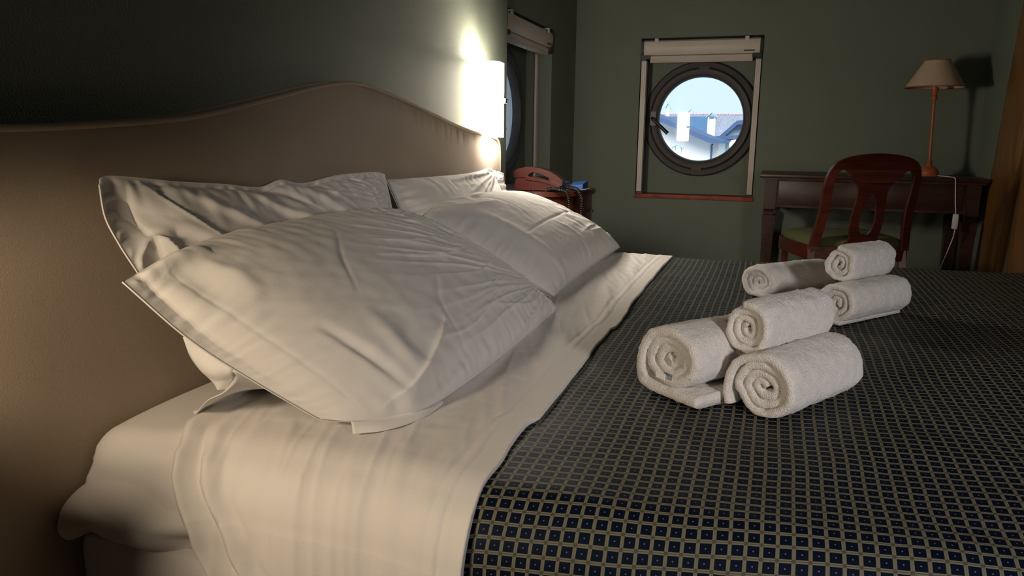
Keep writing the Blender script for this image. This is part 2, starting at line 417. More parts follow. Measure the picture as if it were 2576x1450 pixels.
def niche_blind(fn, niche, label, rd, sgn):
    """roller blind cassette, bottom bar and two side rails inside the mouth of a niche"""
    a0, a1, b0, b1 = niche
    cen = fn((a0+a1)/2, b1, 0)
    root = thing('roller_blind', label, 'blind', cen, 'roller blinds over the round windows')
    def prof(nm, poly, u0, u1, m, parent=root):
        mb = MB(); mb.prism(poly, lambda p, q, t: fn(t, q, p), u0, u1); return mb.obj(nm, m, parent, smooth=True, auto=25)
    L, R = a0 + 0.006, a1 - 0.006
    cas = prof('cassette', [(0.070, b1-0.012), (0.012, b1-0.012), (-0.004, b1-0.022), (-0.010, b1-0.045), (-0.008, b1-0.075), (0.004, b1-0.098), (0.030, b1-0.104), (0.070, b1-0.104)], L+0.012, R-0.012, M_CREAM)
    bar = prof('bottom_bar', [(0.040, b1-0.104), (0.006, b1-0.104), (0.004, b1-0.118), (0.007, b1-0.122), (0.004, b1-0.134), (0.010, b1-0.142), (0.040, b1-0.142)], L+0.05, R-0.05, M_CREAM)
    for u0, u1 in ((L-0.004, L+0.012), (R-0.012, R+0.004)):
        mb = MB(); mb.prism([(0.080, b1-0.002), (-0.004, b1-0.002), (-0.012, b1-0.02), (-0.012, b1-0.085), (0.0, b1-0.118), (0.080, b1-0.118)], lambda p, q, t: fn(t, q, p), u0, u1)
        mb.obj('end_cap', M_BLACK, root, smooth=False)
    for u, s in ((L, 1), (R, -1)):
        mb = MB()
        mb.prism([(0.05, b1-0.10), (-0.012, b1-0.10), (-0.012, b1-0.122), (0.05, b1-0.122)], lambda p, q, t: fn(t, q, p), min(u, u+s*0.052), max(u, u+s*0.052))
        mb.prism([(0.045, b1-0.118), (-0.004, b1-0.118), (-0.004, b1-0.132), (0.045, b1-0.132)], lambda p, q, t: fn(t, q, p), min(u, u+s*0.026), max(u, u+s*0.026))
        mb.obj('bracket', M_BLACK, root, smooth=False)
        # clips on top of the cassette
        mb = MB(); k0 = u + s*0.075
        mb.prism([(0.04, b1-0.004), (-0.010, b1-0.004), (-0.012, b1-0.030), (-0.006, b1-0.030), (-0.002, b1-0.012), (0.04, b1-0.012)], lambda p, q, t: fn(t, q, p), min(k0, k0+s*0.022), max(k0, k0+s*0.022))
        mb.obj('clip', M_CREAM, root, smooth=False)
        # side rail: three fine flutes in front of a black return
        r0, r1 = u, u + s*0.030
        mb = MB(); q0, q1 = b0 + 0.016, b1 - 0.130
        for k in range(3):
            p0 = r0 + (r1-r0)*(k/3 + 0.02); p1 = r0 + (r1-r0)*((k+1)/3 - 0.02)
            lo, hi = min(p0, p1), max(p0, p1)
            mb.add([fn(x, z, d) for x in (lo, hi) for z in (q0, q1) for d in (rd, rd + 0.012)],
                   [(0, 1, 3, 2), (4, 6, 7, 5), (0, 4, 5, 1), (2, 3, 7, 6), (0, 2, 6, 4), (1, 5, 7, 3)])
        mb.add([fn(x, z, d) for x in (min(r0, r1), max(r0, r1)) for z in (q0, q1) for d in (rd + 0.003, rd + 0.012)],
               [(0, 1, 3, 2), (4, 6, 7, 5), (0, 4, 5, 1), (2, 3, 7, 6), (0, 2, 6, 4), (1, 5, 7, 3)])
        rail = mb.obj('side_rail', M_CREAM, root, smooth=False)
        mb = MB(); p0, p1 = min(r0, r0+s*0.036), max(r0, r0+s*0.036)
        mb.add([fn(x, z, d) for x in (p0, p1) for z in (b0 + 0.002, b0 + 0.02) for d in (0.004, 0.06)],
               [(0, 1, 3, 2), (4, 6, 7, 5), (0, 4, 5, 1), (2, 3, 7, 6), (0, 2, 6, 4), (1, 5, 7, 3)])
        mb.obj('rail_foot', M_BLACK, root, smooth=False)
        if rd > 0: continue
        mb = MB(); p0, p1 = min(r0, r0+s*0.034), max(r0, r0+s*0.034)
        mb.add([fn(x, z, d) for x in (p0, p1) for z in (b0 + 0.02, b1 - 0.13) for d in (0.014, 0.085)],
               [(0, 1, 3, 2), (4, 6, 7, 5), (0, 4, 5, 1), (2, 3, 7, 6), (0, 2, 6, 4), (1, 5, 7, 3)])
        mb.obj('guide_channel', M_BLACK, root, smooth=False)
    # maker's plate, a small grey strip without lettering
    mb = MB(); e0 = R - 0.10 if sgn > 0 else L + 0.04
    mb.add([fn(x, z, d) for x in (e0, e0 + 0.06) for z in (b1 - 0.087, b1 - 0.081) for d in (-0.0105, 0.0)],
           [(0, 1, 3, 2), (4, 6, 7, 5), (0, 4, 5, 1), (2, 3, 7, 6), (0, 2, 6, 4), (1, 5, 7, 3)])
    mb.obj('name_plate', M_RING, root, smooth=False)
    return root
niche_blind(FB, NB, 'cream roller blind with side rails framing the round window beside the desk', 0.0, -1)
niche_blind(FL, NL, 'cream roller blind with side rails in the side niche above the telephone', 0.075, 1)
structure(MB().box(XB - 0.012, XB + 0.14, NB[0]-0.004, NB[1]+0.004, NB[2]-0.024, NB[2]+0.001, 0.003).obj('trim_1', M_SILL, origin=(XB, CB[0], NB[2])))
structure(MB().box(NL[0]-0.004, NL[1]+0.004, YN - 0.012, YN + 0.14, NL[2]-0.024, NL[2]+0.001, 0.003).obj('trim_2', M_SILL, origin=(CL[0], YN, NL[2])))

# door on the right-hand wall: casing and leaf
def door():
    root = bpy.data.objects.new('door_1', None); COL.objects.link(root); root.location = (3.9, YR, 0); root['kind'] = 'structure'
    root['label'] = 'golden brown wooden door with a rounded casing'
    zt = 1.2
    def post(x0, x1, t, nm, m, parent, z1=zt, lean=0.0):
        mb = MB(); pr_ = [(x0, 0.0), (x0, t*0.6), (x0 - (x0-x1)*0.04, t*0.92), (x0 - (x0-x1)*0.12, t), (x1 + (x0-x1)*0.12, t), (x1 + (x0-x1)*0.04, t*0.92), (x1, t*0.6), (x1, 0.0)]
        mb.add([(x + lean*(z), YR + d, z) for z in (ZF, z1) for x, d in pr_],
               [list(range(8)), list(range(8, 16))[::-1]] + [(i, (i+1) % 8, 8 + (i+1) % 8, 8 + i) for i in range(8)])
        return mb.obj(nm, m, parent, auto=60)
    post(4.285, 3.90, 0.030, 'casing', M_DOOR, root, lean=-0.20)
    post(3.885, 3.12, 0.018, 'leaf', M_DOOR, root, lean=-0.06)
    return root
door()

# ---------------------------------------------------------------- bed
def z_top(x, y=0.0):
    return float(np.interp(x, [0.78, 0.86, 1.0, 1.3, 1.75, 2.3, 2.6], [-0.4415, -0.434, -0.427, -0.420, -0.412, -0.403, -0.400]))
def x_near(y): return 0.795 if y > 0.45 else 0.795 - 0.025*min(1, (0.45 - y)/0.14) + 0.075*max(0, 0.30 - y)
def x_far(y): return 2.715 + 0.095*max(0.0, 0.31 - y)
def cross_section(y, n_top=150, drop=0.34, bulge=0.0, r=0.050, n_side=60):
    """(x, z) from the far bottom, over the top, to the near bottom; even along the top"""
    xn, xf = x_near(y), x_far(y); pts = []
    zf = z_top(xf - 0.1)
    for k in range(14): pts.append((xf + 0.004, zf - drop*0.7 + (drop*0.7 - 0.07)*k/13))
    for k in range(1, 9):
        a = PI/2*k/9; pts.append((xf - 0.07 + 0.074*math.cos(a), zf - 0.07 + 0.07*math.sin(a)))
    for k in range(n_top):
        x = (xf - 0.07) + (xn + r - xf + 0.07)*k/(n_top-1); pts.append((x, z_top(x)))
    zn = z_top(xn + r)
    for k in range(1, 11):
        a = PI/2*k/10; pts.append((xn + r - r*math.sin(a), zn - r + r*math.cos(a)))
    for k in range(1, n_side):
        t = k/(n_side-1); d = (drop - r)*t
        pts.append((xn - bulge*math.sin(PI*min(1, t**0.72)) + 0.01*t, zn - r - d))
    return np.array(pts)

bed = thing('double_bed', 'double bed with white fitted sheet on mattress against the beige headboard', 'bed', (1.75, 0.0, ZF))
def build_mattress():
    ys = np.r_[np.linspace(0.955, 0.90, 10), np.linspace(0.885, 0.30, 60), np.linspace(0.25, -1.12, 30)]
    rows = []
    for y in ys:
        hb = 0.054*float(sstep(0.70, 0.84, y))
        c = cross_section(y, 90, 0.165, hb, 0.062 + 0.032*float(sstep(0.86, 0.78, y)), 40); c = c.copy()
        e = max(0.0, (y - 0.90)/0.055)                              # rounds off at the head end
        sh = 0.030*(1 - math.sqrt(max(0, 1 - e*e)))
        P = np.zeros((len(c), 3)); P[:, 0] = c[:, 0] + (sh if e > 0 else 0)*np.linspace(-1, 1, len(c))*0.6
        P[:, 1] = y; P[:, 2] = c[:, 1] - 0.004 - sh
        P[:, 2] = np.maximum(P[:, 2], -0.590)
        rows.append(P)
    P = np.array(rows); N = normals(P)
    # loose fitted sheet: a soft diagonal drag and a pinch running to the tucked sheet
    for i in range(P.shape[0]):
        for j in range(P.shape[1]):
            x, y, z = P[i, j]
            if x < 1.25 and y > 0.6:
                a = 0.004*nz(y*9, z*16 + x*4, 3.1) + 0.0025*nz(y*20, z*30, 7)
                a += 0.006*math.exp(-((z + 0.458 + 0.10*(y-0.75))/0.010)**2)*float(sstep(0.90, 0.76, y))*(1 if x < 0.85 else 0)
                a -= 0.006*math.exp(-((z + 0.472 + 0.10*(y-0.75))/0.008)**2)*float(sstep(0.86, 0.76, y))*(1 if x < 0.85 else 0)
                a -= 0.007*math.exp(-((z + 0.545 - 0.42*(0.82 - y)*-1)/0.020)**2)*(1 if x < 0.82 else 0)
                if x < 0.86 and z < -0.545: a += 0.006*math.sin(y*55 + 2*math.sin(y*19))*float(sstep(-0.545, -0.585, z))
                P[i, j] += N[i, j]*a*-1
    mb = MB(); mb.grid(P); b = len(mb.v)
    n = P.shape[1]
    mb.f.append(list(range(n))[::-1]); mb.f.append([len(mb.v) - n + k for k in range(n)])
    return mb.obj('mattress', M_SHEET, bed, auto=60)
build_mattress()
def build_base():
    mb = MB()
    mb.box(0.775, 2.69, -1.10, 0.95, -0.80, -0.586, 0.02)
    o = mb.obj('base', M_SHEET, bed)
    for x, y in ((0.85, 0.85), (2.6, 0.85), (0.85, -1.0), (2.6, -1.0)):
        MB().lathe([(0.0, 0), (0.025, 0), (0.03, 0.12), (0.0, 0.12)], (x, y, ZF), 16).obj('leg', M_DESK, bed)
build_base()

def build_bedspread():
    p = 0.0172
    ys = np.linspace(0.345, -1.13, 300)
    rows = []; uvs = []
    for y in ys:
        c = cross_section(y, 170, 0.36, 0.004, 0.088, 70); P = np.zeros((len(c), 3)); P[:, 0] = c[:, 0]; P[:, 1] = y; P[:, 2] = c[:, 1] + 0.004
        d = np.r_[0, np.cumsum(np.linalg.norm(np.diff(c, axis=0), axis=1))]
        k = int(np.argmin(abs(c[:, 0] - 1.3) + (c[:, 1] < -0.5)*9)); d = -(d - d[k]) + c[k, 0]
        for j in range(len(P)):
            x, yy, z = P[j]
            top = 1.0 if z > -0.46 else 0.5
            P[j, 2] += top*(0.0035*nz(x*4.0, yy*3.0, 1.0) + 0.0018*nz(x*11, yy*9, 5.0) + 0.0012*nz(x*30, yy*14, 9.0))
            if x < 0.80 and z < -0.47: P[j, 0] += 0.004*nz(yy*8, z*4, 2)*float(sstep(0.30, 0.15, yy))
        wob = np.array([0.0030*nz(q[0]*5, y*4, 21) + 0.0014*nz(q[0]*14, y*11, 33) for q in P])
        wob2 = np.array([0.0030*nz(q[0]*5, y*4, 51) + 0.0012*nz(q[0]*14, y*11, 63) for q in P])
        rows.append(P); uvs.append(np.stack([(np.full(len(P), y) + wob)/p, (d + 0.13*y + wob2)/p], 1))
    P = np.array(rows); U = np.array(uvs)
    mb = MB(); mb.grid(P)
    o = link('bedspread', mb.v, mb.f, M_SPREAD, None, True, (1.75, -0.3, -0.42), uv=U.reshape(-1, 2))
    # hem drops at the foot
    tag(o, 'navy bedspread woven with small gold framed squares, spread over the bed', 'bedspread')
    s = o.modifiers.new('thick', 'SOLIDIFY'); s.thickness = 0.002; s.offset = -1
    return o
build_bedspread()

def build_top_sheet():
    """white sheet turned down over the bedspread: from the fold (t=0) to its tucked head edge (t=1)"""
    n_t = 150
    c0 = cross_section(0.4, 230, 0.40, 0.008, 0.088, 110)
    m = len(c0); rows = []
    # tucked head edge as y of the cross-section position
    for it in range(n_t + 6):
        t = max(0, it - 6)/(n_t - 1); roll = max(0, 6 - it)/6
        P = np.zeros((m, 3))
        for j in range(m):
            x, z = c0[j]
            hang = max(0.0, -0.455 - z) if x < 1.0 else 0.0
            ye = float(np.interp(x, [0.76, 0.80, 0.86, 0.95, 1.08, 1.3, 2.7], [0.745, 0.778, 0.812, 0.822, 0.808, 0.79, 0.79])) - 0.42*max(0, hang-0.03) + (0.010*nz(z*30, 3.3) if hang > 0 else 0)
            yf = 0.316 + 0.0035*nz(x*6, 0.5) + 0.002*nz(x*22, 4.5) + 0.004*float(sstep(1.06, 1.03, x))*float(sstep(0.9, 1.0, x)) - 0.005*float(sstep(1.02, 1.06, x))*float(sstep(1.5, 1.1, x)) - 0.008*float(sstep(1.60, 1.63, x))*float(sstep(1.98, 1.7, x))
            if hang > 0: yf += 0.05*hang
            y = yf + (ye - yf)*t
            P[j] = (x, y, z)
            P[j, 0] = x + (x_near(y) - x_near(0.4))*float(np.clip((1.0 - x)/0.2, 0, 1))
            lift = 0.0085
            d = y - yf
            # hem: two rows of stitching leave a slightly raised band
            lift += 0.0016*float(sstep(0.052, 0.046, d)) + 0.0010*math.exp(-((d-0.040)/0.0022)**2) - 0.0010*math.exp(-((d-0.034)/0.002)**2) - 0.0012*math.exp(-((d-0.055)/0.003)**2)
            # shallow drags along the turn-down
            w = float(sstep(0.01, 0.08, d))
            lift += w*(0.0045*nz(x*3.0 + y*2, y*26 - x*5, 0.3) + 0.0024*ridge(x*4.5, y*30 - x*9, 2.3)*float(sstep(0.5, 0.9, x)) + 0.0010*nz(x*40, y*40, 1))
            if hang > 0:
                lift += 0.0022*nz(y*22, z*3.5, 8.0) + 0.0010*nz(y*75, z*5, 2.0)
            # pleats where the edge is pulled round the mattress corner
            e = ye - y
            if x < 1.05:
                k = float(sstep(1.05, 0.84, x))
                lift += k*(0.012*math.exp(-((e-0.014)/0.010)**2) - 0.0090*math.exp(-((e-0.038-0.06*hang)/0.007)**2) + 0.010*math.exp(-((e-0.060-0.10*hang)/0.012)**2) - 0.003*math.exp(-((e-0.085-0.10*hang)/0.010)**2)) * (1.0 if hang > 0.0 else 0.55)
            if hang > 0: P[j, 0] -= 0.054*float(sstep(0.70, 0.84, y))*math.sin(PI*min(1, max(0, -0.492 - z)/0.11)); lift += 0.005
            if t >= 1.0: lift = -0.002 if hang <= 0 else 0.002
            if roll > 0:
                a = roll*PI; lift = lift*0 + 0.0085*(0.55 + 0.45*math.cos(a)) - 0.0015*roll; y2 = y + 0.010*roll - 0.0045*math.sin(a); P[j, 1] = y2
            # outward normal of the section
            j0, j1 = max(0, j-1), min(m-1, j+1)
            tx, tz = c0[j1] - c0[j0]; L = math.hypot(tx, tz) + 1e-9
            nx, nzz = tz/L, -tx/L
            P[j, 0] += nx*lift; P[j, 2] += nzz*lift
        rows.append(P)
    P = np.array(rows); mb = MB(); mb.grid(P)
    o = mb.obj('top_sheet', M_SHEET, None, auto=None, origin=(1.75, 0.5, -0.42))
    tag(o, 'white top sheet turned down over the head edge of the navy bedspread', 'bed sheet')
    return o
build_top_sheet()

# ---------------------------------------------------------------- headboard
def build_headboard():
    root = thing('headboard', 'beige slipcovered headboard with a humped piped top against the green wall', 'headboard', (1.65, 0.99, ZF))
    XS = [0.60, 0.738, 0.895, 1.106, 1.338, 1.48, 1.60, 1.70, 1.856, 2.05, 2.26, 2.40, 2.526, 2.62, 2.655, 2.672, 2.680]
    ZS = [0.002, 0.004, 0.012, 0.031, 0.075, 0.104, 0.122, 0.124, 0.107, 0.077, 0.042, 0.024, 0.013, 0.004, -0.006, -0.022, -0.050]
    top = cr(list(zip(XS, ZS)), 260)
    YF, YB = 0.962, 1.018
    rows = []
    for i, (x, z) in enumerate(top):
        col = []
        nrow = 60
        side = float(sstep(2.63, 2.68, x))
        for k in range(nrow):
            t = k/(nrow-1); t = 1 - (1-t)**1.6
            zz = ZF + 0.03 + (z - ZF - 0.03)*t
            puff = 0.010*math.sin(PI*min(1, max(0, (z - zz)/0.12))*0.5)
            dtop = z - zz
            g = math.exp(-(dtop/0.045)**2)*(1 - math.exp(-(dtop/0.006)**2))
            gather = g*0.0042*(nz(x*38 + dtop*8, 1.7) + 0.6*nz(x*80 + dtop*15, 4.2))*float(sstep(1.75, 2.15, x))
            rip = 0.0015*nz(x*6, zz*5, 3)
            col.append((x, YF + 0.010 - puff - gather + rip + side*0.012*math.exp(-(dtop/0.3)**2)*0, zz))
        # over the top to the back
        for k in range(1, 8):
            a = k/7; ov = 0.006*math.sin(PI*a)
            col.append((x, YF + 0.010 + (YB - YF - 0.010)*a, z + ov*0.5 + (0.002*nz(x*15, a*3))))
        rows.append(col)
    # right end face
    last = rows[-1]
    P = np.array(rows); mb = MB(); mb.grid(P)
    endc = [[(2.68 + 0.004, y, max(ZF + 0.03, z)) for (x, y, z) in last], [(2.68 + 0.004, YB, max(ZF+0.03, z)) for (x, y, z) in last]]
    mb.grid(np.array([last] + endc))
    mb.obj('upholstered_panel', M_SLIP, root, auto=60)
    pts = [(x, YF + 0.006, z + 0.002) for x, z in top] + [(2.680, YF + 0.006, -0.05 - 0.08*k) for k in range(1, 10)]
    MB().tube(pts, 0.0052, 8).obj('front_piping', M_PIPE, root, auto=None)
    pts = [(x, YB - 0.004, z + 0.003) for x, z in top]
    MB().tube(pts, 0.004, 6).obj('back_piping', M_PIPE, root, auto=None)
build_headboard()

# ---------------------------------------------------------------- pillows
def pillow(name, label, top, right, bot, left, bulge, back, flange, creases, rid, seed, nu=150, nv=110, hem=None, expo=0.55, rip=(0.006, 0.006), skew=0.0):
    """top: left->right, bot: left->right, left & right: as boundary curves bottom->top"""
    T, B = cr(top, nu), cr(bot, nu); Lf, R = cr(left, nv), cr(right, nv)
    u = np.linspace(0, 1, nu)[:, None, None]; v = np.linspace(0, 1, nv)[None, :, None]
    S = (1-v)*B[:, None] + v*T[:, None] + (1-u)*Lf[None] + u*R[None] \
        - ((1-u)*(1-v)*B[0] + u*(1-v)*B[-1] + (1-u)*v*T[0] + u*v*T[-1])
    n = np.cross(T[-1] - B[0], T[0] - B[-1]); n /= np.linalg.norm(n)
    if n[2] < 0: n = -n
    n = n + np.array([skew, 0, 0]); n /= np.linalg.norm(n)
    U = np.repeat(u[:, :, 0], nv, 1); V = np.repeat(v[:, :, 0], nu, 0)
    fl = flange
    def dome(a, lo, hi):
        s = np.clip((a - lo)/(hi - lo), 0, 1); return 1 - np.abs(2*s - 1)**2.6
    prof = (dome(U, fl[0], 1 - fl[1])*dome(V, fl[2], 1 - fl[3]))**expo
    edge = np.minimum(np.minimum(U, 1-U)*1.5, np.minimum(V, 1-V))
    D = np.zeros((nu, nv))
    rng = random.Random(seed)
    for (pts, amp, wid, *sharp) in creases:
        Q = cr(pts, 60) if len(pts) > 2 else cr(pts, 40)
        dist = np.full((nu, nv), 9.0); along = np.zeros((nu, nv)); sgn = np.zeros((nu, nv))
        for k in range(len(Q) - 1):
            a, b = Q[k], Q[k+1]; ab = b - a; L2 = (ab**2).sum() + 1e-12
            t = np.clip(((U - a[0])*ab[0] + (V - a[1])*ab[1])/L2, 0, 1)
            dx, dy = U - a[0] - t*ab[0], (V - a[1] - t*ab[1])*0.65
            dd = np.hypot(dx, dy); mk = dd < dist
            dist = np.where(mk, dd, dist); along = np.where(mk, (k + t)/(len(Q)-1), along)
            sgn = np.where(mk, np.sign(dx*ab[1] - dy*ab[0]), sgn)
        taper = np.sin(PI*np.clip(along*0.92 + 0.04, 0, 1))**0.6
        g = np.exp(-(dist/wid)**2)
        if sharp and sharp[0]:
            g = np.exp(-(dist/wid)) * np.where(sgn*sharp[0] > 0, 1.0, np.exp(-(dist/(wid*0.25))))
        D += amp*taper*g
    for (cx, cy, ang_k, rad_k, amp, r0, r1) in rid:                  # drags fanning out of a corner
        for i in range(nu):
            for j in range(nv):
                dx, dy = U[i, j] - cx, (V[i, j] - cy)*0.65
                r = math.hypot(dx, dy); a = math.atan2(dy, dx)
                m = float(sstep(r0*0.2, r0, r))*float(sstep(r1, r1*0.45, r))
                if m > 0.01:
                    D[i, j] += amp*m*(ridge(a*ang_k + 0.6*nz(r*4, a*2, seed), r*rad_k, seed) - 0.35)
    for i in range(nu):
        for j in range(nv):
            e = edge[i, j]
            t = (U[i, j]*3 if min(V[i, j], 1-V[i, j]) < min(U[i, j], 1-U[i, j])*1.5 else V[i, j]*2)
            pk = math.exp(-e/0.10)*(1 - math.exp(-e/0.012))
            D[i, j] += rip[0]*pk*nz(t*14, e*5, seed*1.7) + rip[1]*prof[i, j]*(0.9*nz(U[i, j]*3.2, V[i, j]*2.4, seed + 9.1) + 0.35*nz(U[i, j]*8, V[i, j]*6, seed + 3.3)) \
                + 0.0012*nz(U[i, j]*26, V[i, j]*20, seed)
    F = S + n*(bulge*prof + D*np.clip(edge*40, 0, 1))[:, :, None]
    G = S - n*(back*prof)[:, :, None] - n*0.003
    mb = MB(); mb.grid(F); b = len(mb.v); mb.grid(G[::-1])
    # sew the two faces along the border
    def idx(i, j): return i*nv + j
    def idg(i, j): return b + (nu - 1 - i)*nv + j
    for i in range(nu-1):
        mb.f.append([idx(i, 0), idg(i, 0), idg(i+1, 0), idx(i+1, 0)]); mb.f.append([idx(i, nv-1), idx(i+1, nv-1), idg(i+1, nv-1), idg(i, nv-1)])
    for j in range(nv-1):
        mb.f.append([idx(0, j), idx(0, j+1), idg(0, j+1), idg(0, j)]); mb.f.append([idx(nu-1, j), idg(nu-1, j), idg(nu-1, j+1), idx(nu-1, j+1)])
    org = S.reshape(-1, 3).mean(0); org[2] = S[:, :, 2].min()
    o = mb.obj(name, M_COTTON, None, auto=None, origin=tuple(org))
    tag(o, label, 'pillow', 'four white pillows at the head of the bed')
    return o, F, n

P1_top = [(0.760, 0.800, -0.189), (0.873, 0.820, -0.170), (0.993, 0.830, -0.160), (1.139, 0.830, -0.158), (1.321, 0.820, -0.155), (1.510, 0.800, -0.156)]
P1_right = [(1.746, 0.474, -0.405), (1.677, 0.580, -0.319), (1.599, 0.700, -0.226), (1.510, 0.800, -0.156)]
P1_bot = [(0.893, 0.595, -0.400), (0.912, 0.553, -0.404), (0.960, 0.515, -0.412), (1.020, 0.486, -0.414), (1.168, 0.475, -0.413), (1.376, 0.474, -0.412), (1.746, 0.474, -0.405)]
P1_left = [(0.893, 0.595, -0.400), (0.850, 0.665, -0.341), (0.803, 0.735, -0.273), (0.760, 0.800, -0.189)]
cre1 = [
    ([(0.28, 0.50), (0.36, 0.66), (0.47, 0.80)], -0.0014, 0.006), ([(0.50, 0.70), (0.62, 0.62), (0.80, 0.60)], 0.0050, 0.012, 1),
    ([(0.46, 0.60), (0.64, 0.50), (0.86, 0.52)], 0.0050, 0.010, -1), ([(0.52, 0.42), (0.70, 0.36), (0.90, 0.40)], 0.0050, 0.011, 1),
    ([(0.44, 0.28), (0.60, 0.26), (0.80, 0.30)], 0.0045, 0.010, 1), ([(0.30, 0.18), (0.45, 0.16), (0.66, 0.22)], 0.0045, 0.011, -1),
    ([(0.66, 0.82), (0.78, 0.72), (0.92, 0.58)], 0.0040, 0.010, 1), ([(0.60, 0.20), (0.74, 0.12), (0.90, 0.10)], 0.0035, 0.010, 1),
    ([(0.165, 0.08), (0.16, 0.24), (0.15, 0.44)], -0.0070, 0.012), ([(0.22, 0.08), (0.22, 0.22), (0.24, 0.40)], 0.0050, 0.020),
    ([(0.03, 0.97), (0.10, 0.96), (0.17, 0.93)], 0.016, 0.026), ([(0.06, 0.92), (0.09, 0.82), (0.08, 0.70)], -0.009, 0.026), ([(0.13, 0.88), (0.14, 0.76), (0.12, 0.64)], 0.005, 0.020),
    ([(0.36, 0.10), (0.42, 0.30), (0.52, 0.42)], -0.0016, 0.007), ([(0.62, 0.94), (0.74, 0.90), (0.90, 0.86)], 0.0035, 0.014),
    ([(0.12, 0.05), (0.24, 0.13), (0.36, 0.22)], 0.008, 0.020, 1), ([(0.16, 0.03), (0.26, 0.06), (0.38, 0.10)], -0.007, 0.018),
    ([(0.070, 0.01), (0.072, 0.5), (0.075, 0.95)], -0.0016, 0.0035),
]
rid1 = [(1.06, 0.16, 11.0, 1.6, 0.0048, 0.08, 0.80), (1.06, 0.95, 11.0, 1.6, 0.0030, 0.08, 0.50)]
pl1, F1, n1 = pillow('pillow', 'white front pillow nearest the camera, its open hem hanging over the mattress corner', P1_top, P1_right, P1_bot, P1_left,
       0.085, 0.060, (0.035, 0.0, 0.0, 0.0), cre1, rid1, 3, 300, 210, rip=(0.005, 0.0045))

P2_top = [(0.853, 0.925, -0.071), (0.881, 0.935, -0.060), (1.012, 0.935, -0.074), (1.127, 0.935, -0.084), (1.227, 0.935, -0.095), (1.290, 0.930, -0.084), (1.364, 0.930, -0.094), (1.503, 0.930, -0.083), (1.666, 0.930, -0.082), (1.713, 0.925, -0.089)]
P2_left = [(0.955, 0.800, -0.400), (0.905, 0.815, -0.320), (0.874, 0.850, -0.250), (0.860, 0.880, -0.191), (0.855, 0.900, -0.156), (0.849, 0.915, -0.117), (0.853, 0.925, -0.071)]
P2_right = [(1.640, 0.800, -0.405), (1.651, 0.860, -0.240), (1.718, 0.910, -0.165), (1.713, 0.925, -0.089)]
P2_bot = [(0.955, 0.800, -0.400), (1.3, 0.790, -0.415), (1.640, 0.800, -0.405)]
cre2 = [
    ([(0.10, 0.99), (0.16, 0.84), (0.22, 0.66), (0.27, 0.50)], 0.0060, 0.008, 1), ([(0.02, 0.92), (0.12, 0.78), (0.26, 0.55)], -0.010, 0.030),
    ([(0.06, 0.70), (0.13, 0.78), (0.24, 0.58)], 0.013, 0.026), ([(0.00, 0.62), (0.07, 0.74), (0.10, 0.62), (0.09, 0.45)], 0.012, 0.022, 1),
    ([(0.18, 0.96), (0.30, 0.80), (0.40, 0.66)], 0.007, 0.016), ([(0.36, 0.98), (0.46, 0.82), (0.58, 0.66)], 0.009, 0.016), ([(0.44, 0.99), (0.52, 0.86), (0.64, 0.66)], -0.009, 0.014),
    ([(0.52, 0.99), (0.60, 0.90), (0.70, 0.70)], 0.010, 0.020), ([(0.60, 0.99), (0.68, 0.88), (0.76, 0.72)], 0.006, 0.010, 1),
    ([(0.76, 0.99), (0.86, 0.92), (0.90, 0.72)], 0.007, 0.009, 1), ([(0.80, 0.99), (0.90, 0.93), (0.94, 0.74)], 0.006, 0.008, 1), ([(0.70, 0.97), (0.82, 0.88), (0.86, 0.72)], 0.006, 0.009, 1), ([(0.88, 0.98), (0.94, 0.90), (0.975, 0.74)], 0.006, 0.009, 1),
]
pillow('pillow', 'white back pillow standing nearest against the headboard behind the front pillow', P2_top, P2_right, P2_bot, P2_left,
       0.055, 0.010, (0.07, 0.02, 0.0, 0.03), cre2, [(1.05, 0.75, 9.0, 1.6, 0.0065, 0.05, 0.6)], 8, 260, 150, rip=(0.009, 0.005))

P3_top = [(1.741, 0.935, -0.104), (1.929, 0.938, -0.108), (2.200, 0.935, -0.110), (2.374, 0.932, -0.104), (2.470, 0.930, -0.096), (2.604, 0.925, -0.118)]
P3_right = [(2.50, 0.80, -0.400), (2.520, 0.850, -0.250), (2.560, 0.900, -0.170), (2.604, 0.925, -0.118)]
P3_left = [(1.76, 0.80, -0.405), (1.741, 0.935, -0.104)]
P3_bot = [(1.76, 0.80, -0.405), (2.1, 0.79, -0.405), (2.50, 0.80, -0.400)]
cre3 = [([(0.30, 0.90), (0.55, 0.94), (0.80, 0.97)], 0.008, 0.018), ([(0.40, 0.74), (0.60, 0.84), (0.84, 0.93)], 0.006, 0.012, 1), ([(0.42, 0.62), (0.62, 0.70), (0.84, 0.86)], -0.006, 0.014),
        ([(0.86, 0.98), (0.88, 0.84), (0.93, 0.66)], -0.010, 0.012), ([(0.93, 0.98), (0.95, 0.84), (0.97, 0.66)], 0.012, 0.018)]
pillow('pillow', 'white back pillow standing far against the headboard under the wall lamp', P3_top, P3_right, P3_bot, P3_left,
       0.070, 0.010, (0.0, 0.14, 0.0, 0.0), cre3, [(0.9, 0.95, 7.0, 2.0, 0.005, 0.05, 0.6)], 15, 150, 100, rip=(0.012, 0.006))

